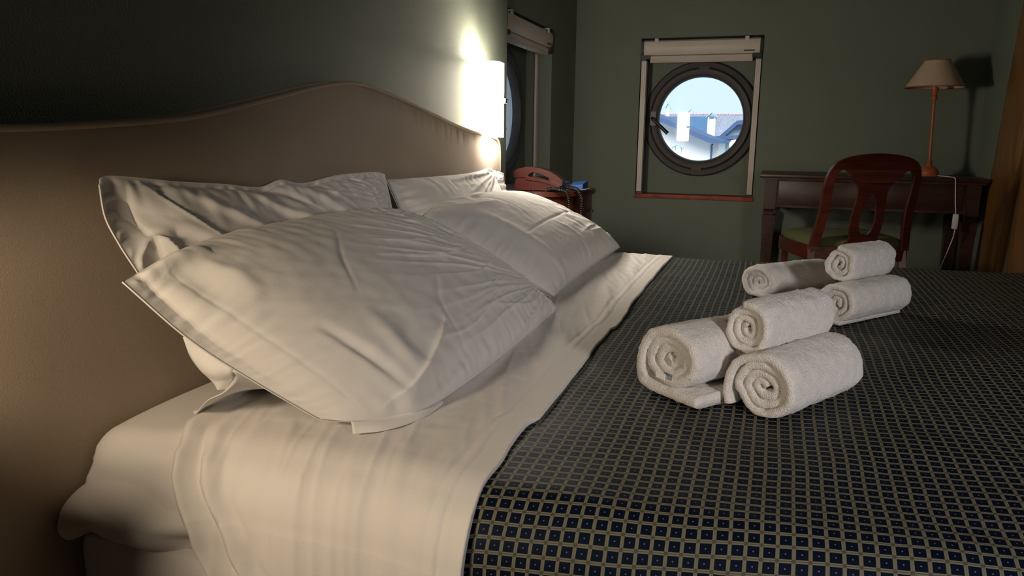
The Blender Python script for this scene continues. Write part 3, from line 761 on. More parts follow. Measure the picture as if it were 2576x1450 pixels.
P4_top = [(1.760, 0.850, -0.200), (1.880, 0.870, -0.190), (2.139, 0.870, -0.195), (2.385, 0.870, -0.205), (2.572, 0.855, -0.222)]
P4_right = [(2.685, 0.506, -0.375), (2.648, 0.690, -0.305), (2.572, 0.855, -0.222)]
P4_bot = [(1.860, 0.519, -0.402), (2.286, 0.526, -0.398), (2.685, 0.506, -0.375)]
P4_left = [(1.860, 0.519, -0.402), (1.80, 0.69, -0.31), (1.760, 0.850, -0.200)]
cre4 = [([(0.05, 0.97), (0.16, 0.80), (0.30, 0.74)], 0.008, 0.020, 1), ([(0.14, 0.98), (0.26, 0.88), (0.40, 0.90)], 0.006, 0.012), ([(0.22, 0.97), (0.34, 0.94), (0.5, 0.97)], 0.006, 0.012), ([(0.20, 0.95), (0.26, 0.86), (0.30, 0.80)], -0.006, 0.012),
        ([(0.16, 0.40), (0.50, 0.42), (0.97, 0.45)], -0.0035, 0.006), ([(0.30, 0.88), (0.34, 0.62), (0.30, 0.42)], -0.0022, 0.005), ([(0.45, 0.38), (0.50, 0.25), (0.52, 0.05)], 0.003, 0.014), ([(0.62, 0.38), (0.66, 0.24), (0.66, 0.06)], -0.003, 0.014),
        ([(0.12, 0.75), (0.14, 0.45), (0.13, 0.05)], 0.010, 0.040)]
pillow('pillow', 'white front pillow lying on the far side with an ironed cross fold', P4_top, P4_right, P4_bot, P4_left,
       0.105, 0.06, (0.0, 0.0, 0.0, 0.0), cre4, [(1.0, 0.2, 6.0, 2.0, 0.003, 0.06, 0.6)], 22, 160, 110, expo=0.50, rip=(0.006, 0.004))

# drooping open end of the front pillow's case
def pillow_flaps():
    def strip(A, B, nm, n=40, k=14, puff=0.0, c=None):
        a, b = cr(A, n), cr(B, n); t = np.linspace(0, 1, k)[None, :, None]
        P = a[:, None]*(1-t) + b[:, None]*t
        N = normals(P)
        if N[n//2, k//2, 0] > 0: N = -N
        P = P + N*puff*np.sin(PI*t)
        mb = MB(); mb.grid(P); o = mb.obj(nm, M_COTTON, pl1, auto=None)
        s = o.modifiers.new('thick', 'SOLIDIFY'); s.thickness = 0.0016; s.offset = 0
        return o
    strip([(0.839, 0.700, -0.323), (0.850, 0.706, -0.340), (0.845, 0.722, -0.360), (0.850, 0.755, -0.378), (0.892, 0.819, -0.424)],
          [(0.880, 0.640, -0.362), (1.030, 0.786, -0.420), (0.985, 0.798, -0.423), (0.940, 0.808, -0.424), (0.894, 0.820, -0.425)], 'inner_flap', puff=-0.006)
    strip([(0.832, 0.775, -0.280), (0.833, 0.766, -0.306), (0.838, 0.756, -0.326), (0.847, 0.750, -0.340), (0.852, 0.737, -0.354)],
          [(0.890, 0.720, -0.295), (0.865, 0.712, -0.305), (0.840, 0.700, -0.321), (0.850, 0.705, -0.338), (0.852, 0.722, -0.357)], 'hem_fold', puff=0.008)
    # lower layer peeping out under the near bottom corner
    strip([(0.912, 0.556, -0.405), (0.955, 0.518, -0.411), (1.015, 0.487, -0.412), (1.060, 0.480, -0.413)],
          [(0.900, 0.546, -0.4185), (0.930, 0.508, -0.4185), (0.990, 0.480, -0.4185), (1.060, 0.476, -0.418)], 'lower_hem', puff=0.003)
pillow_flaps()

# ---------------------------------------------------------------- rolled towels
def towel(label, base, ang, length, a, b, turns, seed, tail=None, lift=0.0, start=0.0, flip=1, squash=0.0):
    """base: middle of the near end's underside; ang: heading of the roll's axis; (p, q) are across and up in the end face"""
    rng = random.Random(seed)
    ca, sa = math.cos(ang), math.sin(ang)
    ax = np.array([ca, sa, 0]); ex = np.array([sa, -ca, 0])*1.0      # ex points to the right of the end face seen from the camera
    n = int(turns*44); path = []
    for i in range(n + 1):
        th = 2*PI*turns*i/n; r = 0.07 + 0.93*(i/n)**0.92
        lump = 1 + 0.13*nz(math.cos(th)*1.6, math.sin(th)*1.6, seed + r*0.8) 
        if r < 0.5: lump *= 1 + 0.75*(0.5 - r)*math.sin(2*th + seed)
        p = a*r*lump*math.cos(flip*th + start); q = b*r*lump*math.sin(flip*th + start)
        q = max(q, -b*(0.90 + 0.02*r)) if r > 0.8 else q
        path.append((p, q + b))
    if tail: path += tail
    path = [(p_, q_ + lift) for p_, q_ in path]; path = cr(path, len(path)*1 + 20); m = len(path)
    th_ = a*0.93/turns*0.56
    tg = np.gradient(path, axis=0); tg /= np.linalg.norm(tg, axis=1, keepdims=True) + 1e-9; nm = np.stack([tg[:, 1], -tg[:, 0]], 1)
    K = 64; stations = np.r_[0, 0.004, 0.012, np.linspace(0.03, length - 0.03, K), length-0.012, length-0.004, length]
    ringsP = []
    for s in stations:
        e = min(s, length - s)/0.012; rd = 1 - 0.40*(1 - min(1, e))**2 if e < 1 else 1.0
        sag = 1 + 0.02*nz(s*9, seed)
        row = []
        for side in (1, -1):
            rr = range(m) if side == 1 else range(m-1, -1, -1)
            for i in rr:
                t = i/m; off = 0.0035*nz(i*0.045, seed*3.0) + (0.010*(1-t)*(1 if s < length/2 else -1))*(1 if e < 2 else 0)
                pp = path[i] + nm[i]*th_*side*rd
                fz = 0.0015*nz(pp[0]*260, pp[1]*260, s*260) + 0.0016*nz(pp[0]*60, pp[1]*60, s*40 + seed)
                pp = pp + nm[i]*side*fz
                q = max(pp[1]*sag, 0.0005)
                row.append(np.array(base) + ax*(s + off) + ex*pp[0] + np.array([0, 0, 1])*q)
        ringsP.append(row)
    P = np.array(ringsP); M2 = P.shape[1]
    mb = MB(); mb.grid(P, True)
    for st, rev in ((0, False), (len(stations)-1, True)):              # close the ends of the rolled layers
        o0 = st*M2
        for i in range(m-1):
            f = [o0 + i, o0 + i + 1, o0 + M2 - 2 - i, o0 + M2 - 1 - i]
            mb.f.append(f if rev else f[::-1])
    body = mb.obj('rolled_towel', M_TERRY, None, auto=None, origin=tuple(base))
    tag(body, label, 'towel', 'rolled white towels on the bedspread')
    # terry loops as short blades standing out of the surface
    V = np.array(mb.v); F = [f for f in mb.f if len(f) == 4]
    q = np.array(F); ar = 0.5*np.linalg.norm(np.cross(V[q[:, 2]] - V[q[:, 0]], V[q[:, 3]] - V[q[:, 1]]), axis=1)
    r = np.random.RandomState(seed*7 + 1); cnt = 30000
    pick = r.choice(len(q), cnt, p=ar/ar.sum()); w = r.rand(cnt, 2)
    A, B_, C_, D_ = V[q[pick, 0]], V[q[pick, 1]], V[q[pick, 2]], V[q[pick, 3]]
    pos = (A*(1-w[:, :1]) + B_*w[:, :1])*(1-w[:, 1:]) + (D_*(1-w[:, :1]) + C_*w[:, :1])*w[:, 1:]
    nn = np.cross(C_ - A, D_ - B_); nn /= np.linalg.norm(nn, axis=1, keepdims=True) + 1e-12
    dirs = nn + r.normal(0, 0.55, (cnt, 3)); dirs /= np.linalg.norm(dirs, axis=1, keepdims=True)
    sd = np.cross(dirs, r.normal(0, 1, (cnt, 3))); sd /= np.linalg.norm(sd, axis=1, keepdims=True) + 1e-12
    hgt = (0.0018 + 0.0026*r.rand(cnt, 1)); tip = pos + dirs*hgt
    tip[:, 2] = np.maximum(tip[:, 2], base[2] - 0.004)
    FV = np.stack([pos - sd*0.0006, pos + sd*0.0006, tip], 1).reshape(-1, 3)
    pile = link('terry_pile', FV, np.arange(cnt*3).reshape(-1, 3), M_TERRY, body, smooth=False)
    pile['kind'] = 'stuff'
    return body
R = math.radians
tz = lambda x: z_top(x) + 0.008
t1 = towel('large rolled towel at left of the near stack, with a care tag and folded tail', (1.205, 0.142, tz(1.2)), R(-37), 0.26, 0.062, 0.046, 3.1, 4,
      lift=0.020, tail=[(-0.066, 0.030), (-0.065, 0.008), (-0.056, -0.006), (-0.020, -0.011), (0.030, -0.011), (0.066, -0.010)], start=R(140))
towel('large rolled towel at right of the near stack, nearest the camera', (1.170, -0.004, tz(1.17)), R(-31), 0.225, 0.053, 0.047, 3.3, 9, tail=[(-0.048, 0.075), (-0.058, 0.052), (-0.061, 0.026), (-0.057, 0.006)], start=R(10))
t3 = towel('small rolled towel lying on top of the near stack', (1.222, 0.028, tz(1.2) + 0.083), R(-33), 0.20, 0.040, 0.041, 3.0, 13, start=R(95))
towel('large rolled towel at left of the far stack', (2.06, 0.022, tz(2.1)), R(-42), 0.26, 0.056, 0.040, 3.0, 17, start=R(-60))
towel('large rolled towel at right of the far stack', (1.815, -0.150, tz(1.86)), R(-37), 0.25, 0.046, 0.047, 3.0, 21, start=R(-70))
towel('small rolled towel lying on top of the far stack', (1.90, -0.155, tz(1.95) + 0.083), R(-35), 0.19, 0.038, 0.040, 2.6, 26, start=R(-120))

_a = R(-37); _ax, _ex = (math.cos(_a), math.sin(_a)), (math.sin(_a), -math.cos(_a)); _z = tz(1.2)
def _tp(p, s, q): return (1.205 + _ax[0]*s + _ex[0]*p, 0.142 + _ax[1]*s + _ex[1]*p, _z + q)
MB().add([_tp(p, s, q) for p in (-0.012, 0.008) for s in (-0.013, -0.0115) for q in (0.036, 0.046)],
         [(0, 1, 3, 2), (4, 6, 7, 5), (0, 4, 5, 1), (2, 3, 7, 6), (0, 2, 6, 4), (1, 5, 7, 3)])\
    .obj('care_tag', M_TAG, t1, smooth=False)

# ---------------------------------------------------------------- wall lamp
def sconce():
    root = thing('wall_lamp', 'lit white half-round glass wall lamp above the far end of the headboard', 'lamp', (2.555, YW, 0.02))
    cx, w, d, n = 2.555, 0.052, 0.100, 24
    z0, z1 = 0.008, 0.262
    xs = [cx - w + 2*w*k/(n-1) for k in range(n)]
    def yf(x, o=0.0): return YW - d + 0.008*((x - cx)/w)**2 + o
    mb = MB(); mb.grid(np.array([[(x, yf(x), z) for x in xs] for z in (z0, z1)] + [[(x, yf(x, 0.004), z) for x in xs] for z in (z1, z0)] + [[(x, yf(x), z0) for x in xs]]))
    mb.obj('glass_front', M_LIT, root, auto=40)
    for sx in (-1, 1):
        x0 = cx + sx*w; MB().box(min(x0, x0 - sx*0.004), max(x0, x0 - sx*0.004), YW - d + 0.008, YW - 0.002, z0, z1)\
            .obj('glass_side', M_LITSIDE if sx < 0 else M_LITEND, root, smooth=False)
    MB().box(cx - 0.040, cx + 0.040, YW - 0.014, YW, 0.06, 0.21, 0.004).obj('wall_plate', M_STEEL, root)
    MB().box(cx + 0.030, cx + 0.058, YW - 0.108, YW - 0.085, 0.126, 0.142, 0.002).obj('clip', M_STEEL, root)
sconce()

# ---------------------------------------------------------------- bedside cabinet, telephone
def nightstand():
    root = thing('bedside_cabinet', 'cherry wood bow-front bedside cabinet under the side niche', 'cabinet', (3.33, 1.0, ZF))
    zt = -0.212
    def outline(hw, d, n=40, p=2.5):
        L = []
        for i in range(n + 1):
            a = PI*i/n; c, s = math.cos(a), math.sin(a)
            L.append((3.30 + hw*abs(c)**(2/p)*(1 if c > 0 else -1), YN - 0.002 - d*abs(s)**(2/p)))
        return L
    def slab(hw, d, z0, z1, nm, m):
        L = outline(hw, d); mb = MB(); k = len(L)
        mb.add([(x, y, z) for z in (z0, z1) for x, y in L], [list(range(k)), list(range(k, 2*k))[::-1]] + [(i, (i+1) % k, k + (i+1) % k, k + i) for i in range(k)])
        return mb.obj(nm, m, root, auto=30)
    slab(0.335, 0.465, zt - 0.020, zt, 'top', M_NIGHT)
    slab(0.318, 0.445, zt - 0.42, zt - 0.020, 'body', M_NIGHT)
    slab(0.322, 0.450, zt - 0.165, zt - 0.030, 'drawer', M_NIGHT)
    MB().lathe([(0, 0), (0.012, 0.0), (0.014, 0.012), (0, 0.018)], (3.30, YN - 0.46, zt - 0.10), 14).obj('knob', M_STEEL, root)
    for sx in (-1, 1):
        for y in (YN - 0.05, YN - 0.30):
            MB().box(3.30 + sx*0.24 - 0.02, 3.30 + sx*0.24 + 0.02, y - 0.02, y + 0.02, ZF, zt - 0.42, 0.004).obj('leg', M_NIGHT, root)
    return zt
ZN = nightstand()
def unseen_nightstand():  # out of view, added to block the bedside lamp from the lower mattress side
    root = thing('bedside_cabinet', 'unseen cherry wood bedside cabinet by the headboard, added to shade the near mattress side', 'cabinet', (0.18, 0.88, ZF))
    MB().box(-0.04, 0.40, 0.755, 1.00, -0.232, -0.212, 0.005).obj('top', M_NIGHT, root)
    MB().box(-0.02, 0.38, 0.765, 0.99, -0.72, -0.232, 0.004).obj('body', M_NIGHT, root)
    for x in (0.0, 0.36):
        for y in (0.78, 0.97): MB().box(x-0.018, x+0.018, y-0.018, y+0.018, ZF, -0.72, 0.004).obj('leg', M_NIGHT, root)
unseen_nightstand()

def telephone():
    root = thing('telephone', 'burgundy corded desk telephone on the bedside cabinet', 'telephone', (3.14, 0.93, ZN))
    x0, x1 = 3.07, 3.25
    y0, y1 = 1.045, 0.84                       # far-left end (high) to right end (low)
    def side(poly, xa, xb, nm, m, parent=root, auto=28):
        mb = MB(); mb.prism(poly, lambda u, v, t: (t, y0 + (y1 - y0)*u, ZN + v), xa, xb); return mb.obj(nm, m, parent, auto=auto)
    side([(0.02, 0.004), (0.02, 0.028), (0.055, 0.052), (0.35, 0.054), (0.98, 0.026), (1.0, 0.004)], x0, x1, 'base', M_PHONE)
    ridge_ = side([(0.26, 0.048), (0.26, 0.062), (0.55, 0.056), (0.86, 0.040), (1.0, 0.026), (0.98, 0.018), (0.6, 0.040)], x0 - 0.006, x0 + 0.03, 'cradle', M_PHONE)
    # handset: arched grip with an ear-piece at each end
    top = [(-0.01, 0.062), (0.0, 0.082), (0.08, 0.092), (0.25, 0.100), (0.42, 0.100), (0.60, 0.094), (0.78, 0.082), (0.92, 0.066), (1.04, 0.046)]
    low = [(1.03, 0.024), (0.84, 0.040), (0.77, 0.046), (0.75, 0.056), (0.62, 0.070), (0.48, 0.078), (0.38, 0.078), (0.32, 0.070), (0.29, 0.056), (0.0, 0.054)]
    side(top + low, x0 + 0.004, x0 + 0.056, 'handset', M_PHONE)
    mb = MB(); mb.prism([(0.36, 0.052), (0.36, 0.058), (0.98, 0.034), (0.98, 0.028)], lambda u, v, t: (t, y0 + (y1 - y0)*u, ZN + v), x0 + 0.07, x1 - 0.012)
    kp = mb.obj('keypad', M_PHONEG, root, smooth=False)
    for i in range(3):
        for j in range(4):
            u = 0.48 + 0.12*j; z = 0.058 - 0.024*(u - 0.36)/0.62
            MB().box(x0 + 0.085 + 0.026*i, x0 + 0.103 + 0.026*i, y0 + (y1-y0)*u - 0.005, y0 + (y1-y0)*u + 0.005, ZN + z - 0.004, ZN + z + 0.004, 0.001).obj('key', M_BLACK, kp)
    # coiled cord: out of the near end, over the edge and down in a loop
    def coil(pts, rad, pitch, nm, r=0.0022):
        C_ = cr(pts, 900); d = np.r_[0, np.cumsum(np.linalg.norm(np.diff(C_, axis=0), axis=1))]; out = []
        for i in range(len(C_)):
            t = (C_[min(i+1, 899)] - C_[max(i-1, 0)]); t /= np.linalg.norm(t); a = np.cross(t, [0.3, 0.2, 1.0]); a /= np.linalg.norm(a) + 1e-9; b = np.cross(t, a)
            ph = 2*PI*d[i]/pitch; out.append(C_[i] + rad*(a*math.cos(ph) + b*math.sin(ph)))
        MB().tube(out, r, 5).obj(nm, M_CORD, root, auto=None)
    coil([(3.055, 0.895, ZN+0.006), (3.045, 0.868, ZN+0.014), (3.03, 0.835, ZN+0.012), (3.02, 0.800, ZN+0.004), (3.01, 0.785, ZN-0.03), (3.00, 0.778, ZN-0.10), (3.0, 0.765, ZN-0.17),
          (3.0, 0.745, ZN-0.185), (3.01, 0.735, ZN-0.15), (3.03, 0.736, ZN-0.08), (3.06, 0.745, ZN-0.02), (3.09, 0.775, ZN+0.012), (3.11, 0.83, ZN+0.02)], 0.0075, 0.0075, 'coiled_cord')
    MB().tube(cr([(3.075, 0.965, ZN+0.008), (3.02, 0.945, ZN+0.006), (2.985, 0.935, ZN+0.001), (2.965, 0.930, ZN-0.02), (2.962, 0.932, ZN-0.06), (2.97, 0.935, ZN-0.20)], 40), 0.0022, 6).obj('line_cord', M_CORD, root, auto=None)
telephone()
o = thing('blue_lit_wedge', 'small plastic wedge behind the telephone on the bedside cabinet, coloured as if lit blue by the window', 'stand', (3.20, 0.80, ZN))  # end piece by the telephone, its blue stands in for window light
MB().add([(3.15, 0.825, ZN), (3.25, 0.825, ZN), (3.15, 0.765, ZN), (3.25, 0.765, ZN), (3.16, 0.825, ZN+0.022), (3.25, 0.825, ZN+0.034), (3.16, 0.765, ZN+0.030), (3.25, 0.765, ZN+0.042)],
         [(0, 1, 3, 2), (4, 6, 7, 5), (0, 4, 5, 1), (2, 3, 7, 6), (0, 2, 6, 4), (1, 5, 7, 3)]).obj('wedge', M_BLUELIT, o, smooth=False)
mb = MB(); mb.tube([(3.12, 0.835, ZN+0.006), (3.13, 0.79, ZN+0.006), (3.14, 0.752, ZN+0.009), (3.145, 0.735, ZN+0.014), (3.148, 0.725, ZN+0.020)], [0.004, 0.0045, 0.0045, 0.003, 0.0008], 10)
tag(mb.obj('pen', M_STEEL, None, origin=(3.13, 0.79, ZN)), 'silver pen lying at the edge of the bedside cabinet beside the telephone', 'pen')

# ---------------------------------------------------------------- desk, desk lamp, chair
ZD = -0.160
def desk():
    root = thing('writing_desk', 'dark walnut writing desk with square tapered legs against the far wall', 'desk', (4.48, -0.46, ZF))
    xf, xb, y1, y0 = 4.235, 4.74, 0.072, -0.99
    mb = MB(); mb.box(xf, xb, y0, y1, ZD - 0.020, ZD, 0.006); mb.box(xf + 0.012, xb, y0 + 0.012, y1 - 0.012, ZD - 0.030, ZD - 0.020); mb.obj('top', M_DESK, root)
    ap = MB(); z0, z1 = ZD - 0.175, ZD - 0.030
    ap.box(xf + 0.038, xf + 0.056, y0 + 0.09, y1 - 0.09, z0, z1); ap.box(xb - 0.04, xb - 0.022, y0 + 0.09, y1 - 0.09, z0, z1)
    ap.box(xf + 0.09, xb - 0.07, y0 + 0.035, y0 + 0.053, z0, z1); ap.box(xf + 0.09, xb - 0.07, y1 - 0.053, y1 - 0.035, z0, z1)
    ap.obj('apron', M_DESK, root, smooth=False)
    MB().box(xf + 0.032, xf + 0.040, y0 + 0.10, y1 - 0.10, z0 + 0.012, z1 - 0.006, 0.002).obj('drawer', M_DESK, root)
    w = 0.062
    for x in (xf + 0.03, xb - 0.03 - w):
        for y in (y0 + 0.028, y1 - 0.028 - w):
            mb = MB(); cx, cy = x + w/2, y + w/2
            rings = [(w/2, ZD - 0.030), (w/2, ZD - 0.185), (w/2 - 0.010, ZD - 0.195), (w/2 - 0.013, ZD - 0.205), (w/2 - 0.010, ZD - 0.213), (w/2 + 0.004, ZD - 0.219), (w/2 + 0.003, ZD - 0.235), (w/2 - 0.001, ZD - 0.30), (0.020, ZF + 0.001)]
            P = np.array([[(cx + sx*h, cy + sy*h, z) for sx, sy in ((-1, -1), (1, -1), (1, 1), (-1, 1))] for h, z in rings])
            mb.grid(P, True); mb.f.append([0, 1, 2, 3][::-1]); k = len(mb.v); mb.f.append([k-4, k-3, k-2, k-1])
            mb.obj('leg', M_DESK, root, smooth=False)
desk()

def desk_lamp():
    cx, cy = 4.50, -0.762
    root = thing('desk_lamp', 'terracotta candlestick desk lamp with a cream cone shade, unlit', 'lamp', (cx, cy, ZD))
    ln = (0.0, 0.035)
    MB().lathe([(0.0, 0), (0.052, 0), (0.053, 0.006), (0.049, 0.010), (0.047, 0.022), (0.042, 0.034), (0.030, 0.045), (0.016, 0.052), (0.0, 0.054)], (cx, cy, ZD), 32).obj('base', M_COPPER, root)
    MB().lathe([(0.0, 0.048), (0.016, 0.048), (0.017, 0.056), (0.012, 0.064), (0.015, 0.072), (0.010, 0.082), (0.0075, 0.10), (0.0065, 0.22), (0.0070, 0.36), (0.008, 0.385), (0.015, 0.394), (0.016, 0.402), (0.010, 0.412), (0.014, 0.424), (0.017, 0.432), (0.017, 0.450), (0.0, 0.452)], (cx, cy + 0.0, ZD), 20, lean=ln).obj('stem', M_COPPER, root)
    sx, sy = cx, cy + 0.035*0.46
    sh = MB(); sh.lathe([(0.139, 0.450), (0.059, 0.582), (0.0575, 0.582), (0.1375, 0.450), (0.139, 0.450)], (sx, sy, ZD), 48); so = sh.obj('shade', M_SHADE, root)
    for r_, h_ in ((0.139, 0.450), (0.0590, 0.582)):
        MB().tube([(sx + r_*math.cos(2*PI*i/48), sy + r_*math.sin(2*PI*i/48), ZD + h_) for i in range(49)], 0.0026, 6, False).obj('trim_band', M_COPPER, so)
    for k in range(3):
        a = 2*PI*k/3; MB().tube([(sx, sy, ZD + 0.58), (sx + 0.057*math.cos(a), sy + 0.057*math.sin(a), ZD + 0.58)], 0.0015, 6).obj('spoke', M_COPPER, so)
    MB().tube([(sx, sy, ZD + 0.44), (sx, sy, ZD + 0.58)], 0.004, 8).obj('harp', M_COPPER, root)
    bulb = MB().lathe([(0.0, 0.452), (0.012, 0.455), (0.014, 0.475), (0.026, 0.50), (0.030, 0.52), (0.024, 0.545), (0.0, 0.556)], (sx, sy, ZD), 20).obj('bulb', M_WCORD, root)
    cord = cr([(4.46, -0.80, ZD+0.004), (4.32, -0.83, ZD+0.004), (4.232, -0.835, ZD+0.002), (4.222, -0.838, ZD-0.02), (4.215, -0.845, -0.26), (4.21, -0.853, -0.33)], 40)
    MB().tube(cord, 0.0028, 6).obj('cord', M_WCORD, root, auto=None)
    MB().box(4.200, 4.222, -0.868, -0.842, -0.405, -0.330, 0.006).obj('inline_switch', M_WCORD, root)
    cord = cr([(4.21, -0.858, -0.40), (4.212, -0.856, -0.44), (4.225, -0.845, -0.50), (4.30, -0.83, -0.62), (4.5, -0.82, -0.80), (4.70, -0.80, ZF+0.01)], 40)
    MB().tube(cord, 0.0028, 6).obj('cord', M_WCORD, root, auto=None)
desk_lamp()

def chair():
    yaw = R(16); cy_, sy_ = math.cos(yaw), math.sin(yaw)
    O = (3.62, -0.372)                              # middle of the back at seat height
    root = thing('desk_chair', 'mahogany splat-back chair with an olive green seat at the desk', 'chair', (O[0] + 0.2, O[1], ZF))
    ZS = -0.445
    def W(u, d, z):
        """u across (+ to the camera's left), d forward from the back, z up from the seat"""
        return (O[0] + d*cy_ - u*sy_, O[1] + d*sy_ + u*cy_, ZS + z)
    rake = lambda z: -0.30*max(z, 0)**1.15
    curve = lambda u: -0.035*(1 - (u/0.21)**2)
    # outline of hoop, crest and the two openings beside the splat
    def arch(pts, n): return [tuple(p) for p in cr(pts, n)]
    half_out = arch([(0.214, -0.01), (0.203, 0.08), (0.196, 0.16), (0.197, 0.25), (0.190, 0.32), (0.165, 0.368), (0.120, 0.392), (0.06, 0.404), (0.0, 0.408)], 50)
    out = half_out + [(-u, v) for u, v in half_out[::-1][1:]]
    half_in = arch([(0.0, 0.285), (0.060, 0.287), (0.098, 0.302), (0.112, 0.328), (0.132, 0.340), (0.152, 0.328), (0.162, 0.295), (0.162, 0.24), (0.160, 0.16), (0.168, 0.08), (0.180, -0.01)], 60)
    inn = half_in[::-1] + [(-u, v) for u, v in half_in[1:]]
    poly = out + [(u, v) for u, v in inn[::-1]][0:0]
    loop = out + [(-u, v) for u, v in half_in[::-1]] + [(u, v) for u, v in half_in[1:]]
    V, F = curve_mesh([loop], lambda u, v, w: W(u, rake(v) + curve(u) + w, v), 0.026)
    link('back_frame', V, F, M_MAHO, root, False)
    so = arch([(0.0, 0.318), (0.075, 0.314), (0.104, 0.308), (0.080, 0.288), (0.062, 0.258), (0.061, 0.21), (0.066, 0.14), (0.065, 0.08), (0.060, 0.045), (0.072, -0.02), (0.0, -0.02)], 60)
    sl = so + [(-u, v) for u, v in so[::-1][1:-1]]
    hole = [(0.032*math.sin(t)*(1 - 0.25*math.cos(t)), 0.148 + 0.092*math.cos(t)) for t in np.linspace(0, 2*PI, 36, endpoint=False)]
    V, F = curve_mesh([sl, hole[::-1]], lambda u, v, w: W(u, rake(v) + curve(u) + w + 0.002, v), 0.018)
    link('splat', V, F, M_MAHO, root, False)
    # seat: rail and drop-in pad
    def seat_out(k=1.0, n=40):
        base_ = [(0.205, 0.0), (0.225, 0.12), (0.235, 0.28), (0.232, 0.38), (0.19, 0.42), (0.0, 0.435), (-0.19, 0.42), (-0.232, 0.38), (-0.235, 0.28), (-0.225, 0.12), (-0.205, 0.0), (0.0, -0.02), (0.205, 0.0)]
        c = cr(base_, n)[:-1]; m_ = c.mean(0); return [tuple(m_ + (p - m_)*k) for p in c]
    lo = seat_out(1.0); mb = MB(); k = len(lo)
    mb.add([W(u, d, z) for z in (-0.060, 0.0) for u, d in lo], [list(range(k)), list(range(k, 2*k))[::-1]] + [(i, (i+1) % k, k + (i+1) % k, k + i) for i in range(k)])
    mb.obj('seat_rail', M_MAHO, root, auto=40)
    mb = MB(); P = np.array([[W(u, d, z) for u, d in seat_out(s)] for s, z in ((0.93, 0.0), (0.94, 0.015), (0.90, 0.030), (0.75, 0.042), (0.4, 0.050), (0.01, 0.052))])
    mb.grid(P, True); mb.obj('seat', M_SEAT, root, auto=None)
    for s in (1, -1):
        pts = [W(s*0.197, 0.02, 0.0), W(s*0.197, -0.01, -0.15), W(s*0.197, -0.05, -0.32), W(s*0.197, -0.09, ZF - ZS + 0.001)]
        MB().tube(pts, [0.021, 0.019, 0.017, 0.015], 4).obj('leg', M_MAHO, root, smooth=False)
        pts = [W(s*0.195, 0.385, -0.01), W(s*0.195, 0.39, -0.10), W(s*0.193, 0.39, -0.30), W(s*0.190, 0.39, ZF - ZS + 0.001)]
        MB().tube(pts, [0.024, 0.021, 0.018, 0.014], 4).obj('leg', M_MAHO, root, smooth=False)
chair()

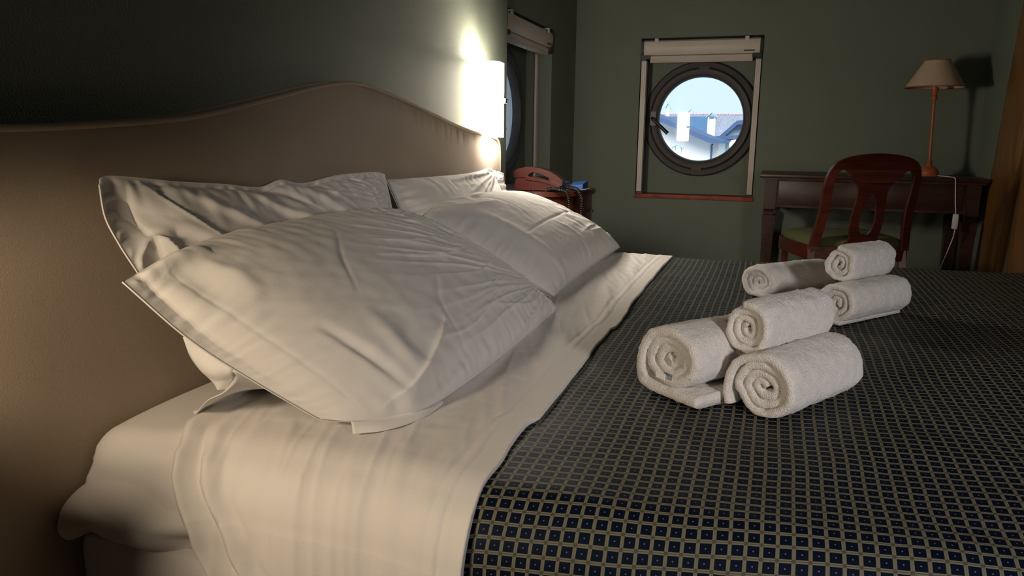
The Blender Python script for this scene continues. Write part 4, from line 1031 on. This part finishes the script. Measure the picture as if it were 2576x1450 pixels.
# ---------------------------------------------------------------- the town outside
def town():
    k = 3.0
    def ext(poly, x0, x1, nm, m, parent, smooth=False):
        mb = MB(); mb.prism(poly, lambda u, v, t: (t, u, v), x0, x1); return mb.obj(nm, m, parent, smooth=smooth)
    sc = lambda L: [(y*k, z*k) for y, z in L]
    g = thing('house', 'pale rendered house with a sloping blue-grey eave, close outside the round window', 'house', (42, 5, -9 - 0*H))
    ext(sc([(1.09, -3.0), (1.09, 0.02), (1.86, 0.31), (2.6, 0.60), (2.6, -3.0)]), 42, 48.8, 'wall', M_HOUSE, g)
    ext(sc([(0.865, -0.02), (0.855, 0.035), (1.09, 0.075), (1.86, 0.385), (2.7, 0.70), (2.7, 0.61), (1.86, 0.300), (1.10, -0.01)]), 40.8, 48.9, 'eave', M_EAVE, g)
    ext(sc([(0.985, -3.0), (0.985, -0.01), (1.09, 0.0), (1.09, -3.0)]), 43.0, 48.8, 'side_wall', M_HOUSE, g)
    MB().tube([(41.9, 1.07*k, -0.04*k), (41.95, 1.085*k, -0.06*k), (41.95, 1.080*k, -0.10*k), (41.95, 1.072*k, -3.0*k)], 0.05, 8).obj('downpipe', M_EAVE, g)
    b = thing('house', 'pale blue house at the right edge of the round window view', 'house', (49, 2.2, -9))
    ext([(0.0, -9), (0.0, 0.35), (3.3, -0.1), (3.3, -9)], 49, 58, 'wall', M_HOUSE2, b)
    ext(sc([(0.30, 0.17), (0.30, 0.10), (1.20, 0.04), (1.20, 0.115)]), 48, 58, 'eave', M_EAVE, b)
    ext(sc([(1.12, 0.125), (0.80, 0.435), (0.50, 0.46), (0.2, 0.2), (0.2, 0.12), (0.50, 0.38), (0.78, 0.35), (1.02, 0.115)]), 49, 54, 'gable_roof', M_EAVE, b)
    ext(sc([(1.02, 0.12), (0.78, 0.35), (0.50, 0.37), (0.2, 0.12)]), 50, 54, 'gable_wall', M_HOUSE2, b)
    r = thing('house', 'house with a large blue metal roof behind the pale house', 'house', (53, 5.4, -9))
    mb = MB(); mb.add([(51, 1.44*k, 0.05*k), (51, 2.9*k, 0.05*k), (57, 2.9*k, 0.60*k), (57, 1.40*k, 0.60*k), (51, 1.44*k, -0.05*k), (51, 2.9*k, -0.05*k), (57, 2.9*k, 0.50*k), (57, 1.40*k, 0.50*k)],
               [(0, 1, 2, 3), (7, 6, 5, 4), (0, 4, 5, 1), (1, 5, 6, 2), (2, 6, 7, 3), (3, 7, 4, 0)]); mb.obj('roof', M_ROOF, r, smooth=False)
    ext(sc([(1.46, -3), (1.46, 0.0), (2.9, 0.0), (2.9, -3)]), 51.5, 57, 'wall', M_HOUSE, r)
    t = thing('house', 'long tiled roof house closing the view through the round window', 'house', (66, 5, -9))
    mb = MB(); mb.add([(60, -2, 0.10*k), (60, 12, 0.10*k), (67, 12, 0.755*k), (67, -2, 0.755*k), (60, -2, 0.0), (60, 12, 0.0), (67, 12, 0.70*k), (67, -2, 0.70*k)],
               [(0, 1, 2, 3), (7, 6, 5, 4), (0, 4, 5, 1), (1, 5, 6, 2), (2, 6, 7, 3), (3, 7, 4, 0)]); ro = mb.obj('roof', M_TILE, t, smooth=False)
    mb = MB()
    for i in range(70):
        y = -2 + 14*i/69; mb.tube([(60, y, 0.11*k), (67, y, 0.765*k)], 0.05, 5)
    o = mb.obj('tile_rows', M_TILE, t); o['kind'] = 'stuff'
    for i in range(46):
        y = -1.5 + 13*i/45; MB().tube([(66.9, y, 0.765*k), (66.9, y + 0.27, 0.775*k)], [0.09, 0.10], 8).obj('ridge_tile', M_RIDGE, t)
    ext([(-1.8, -9), (-1.8, 0.1), (11.8, 0.1), (11.8, -9)], 61, 70, 'wall', M_HOUSE, t)
    def chimney(x, y, z0, z1, w, ch, label, m=M_HOUSE):
        c = thing('chimney', label, 'chimney', (x, y, z0), 'chimneys over the roofs outside')
        MB().box(x - w/2, x + w/2, y - w/2, y + w/2, z0, z1).obj('shaft', m, c, smooth=False)
        for sx in (-1, 1):
            for s2 in (-1, 1): MB().box(x + sx*w*0.4 - 0.03, x + sx*w*0.4 + 0.03, y + s2*w*0.4 - 0.03, y + s2*w*0.4 + 0.03, z1, z1 + 0.12).obj('post', m, c, smooth=False)
        e = w*0.75
        mb = MB(); mb.prism([(-e, 0.0), (0, ch), (e, 0.0), (e, -0.05), (0, ch - 0.06), (-e, -0.05)], lambda u, v, tt: (tt, y + u, z1 + 0.12 + v), x - e, x + e); mb.obj('gable_cap', M_CAP, c, smooth=False)
    chimney(48.0, 1.265*k, -0.4, 0.455*k, 0.46, 0.28, 'white chimney with a little gabled cap in the middle of the roofs')
    chimney(69.0, 2.42*k, 0.05, 0.80*k, 0.35, 0.30, 'small distant chimney cap peeping over the tiled ridge')
    chimney(60.0, 2.68*k, 0.5, 0.80*k, 0.28, 0.36, 'tall pale chimney beside the window handle')
    chimney(27.0, 1.075*k, -1.2, -0.100*k, 0.26, 0.13, 'low near chimney cap at the foot of the window view')
town()
structure(MB().box(6, 120, -60, 60, -9.4, -9.0).obj('ground_outside', M_TILE, smooth=False, origin=(40, 0, -9)))
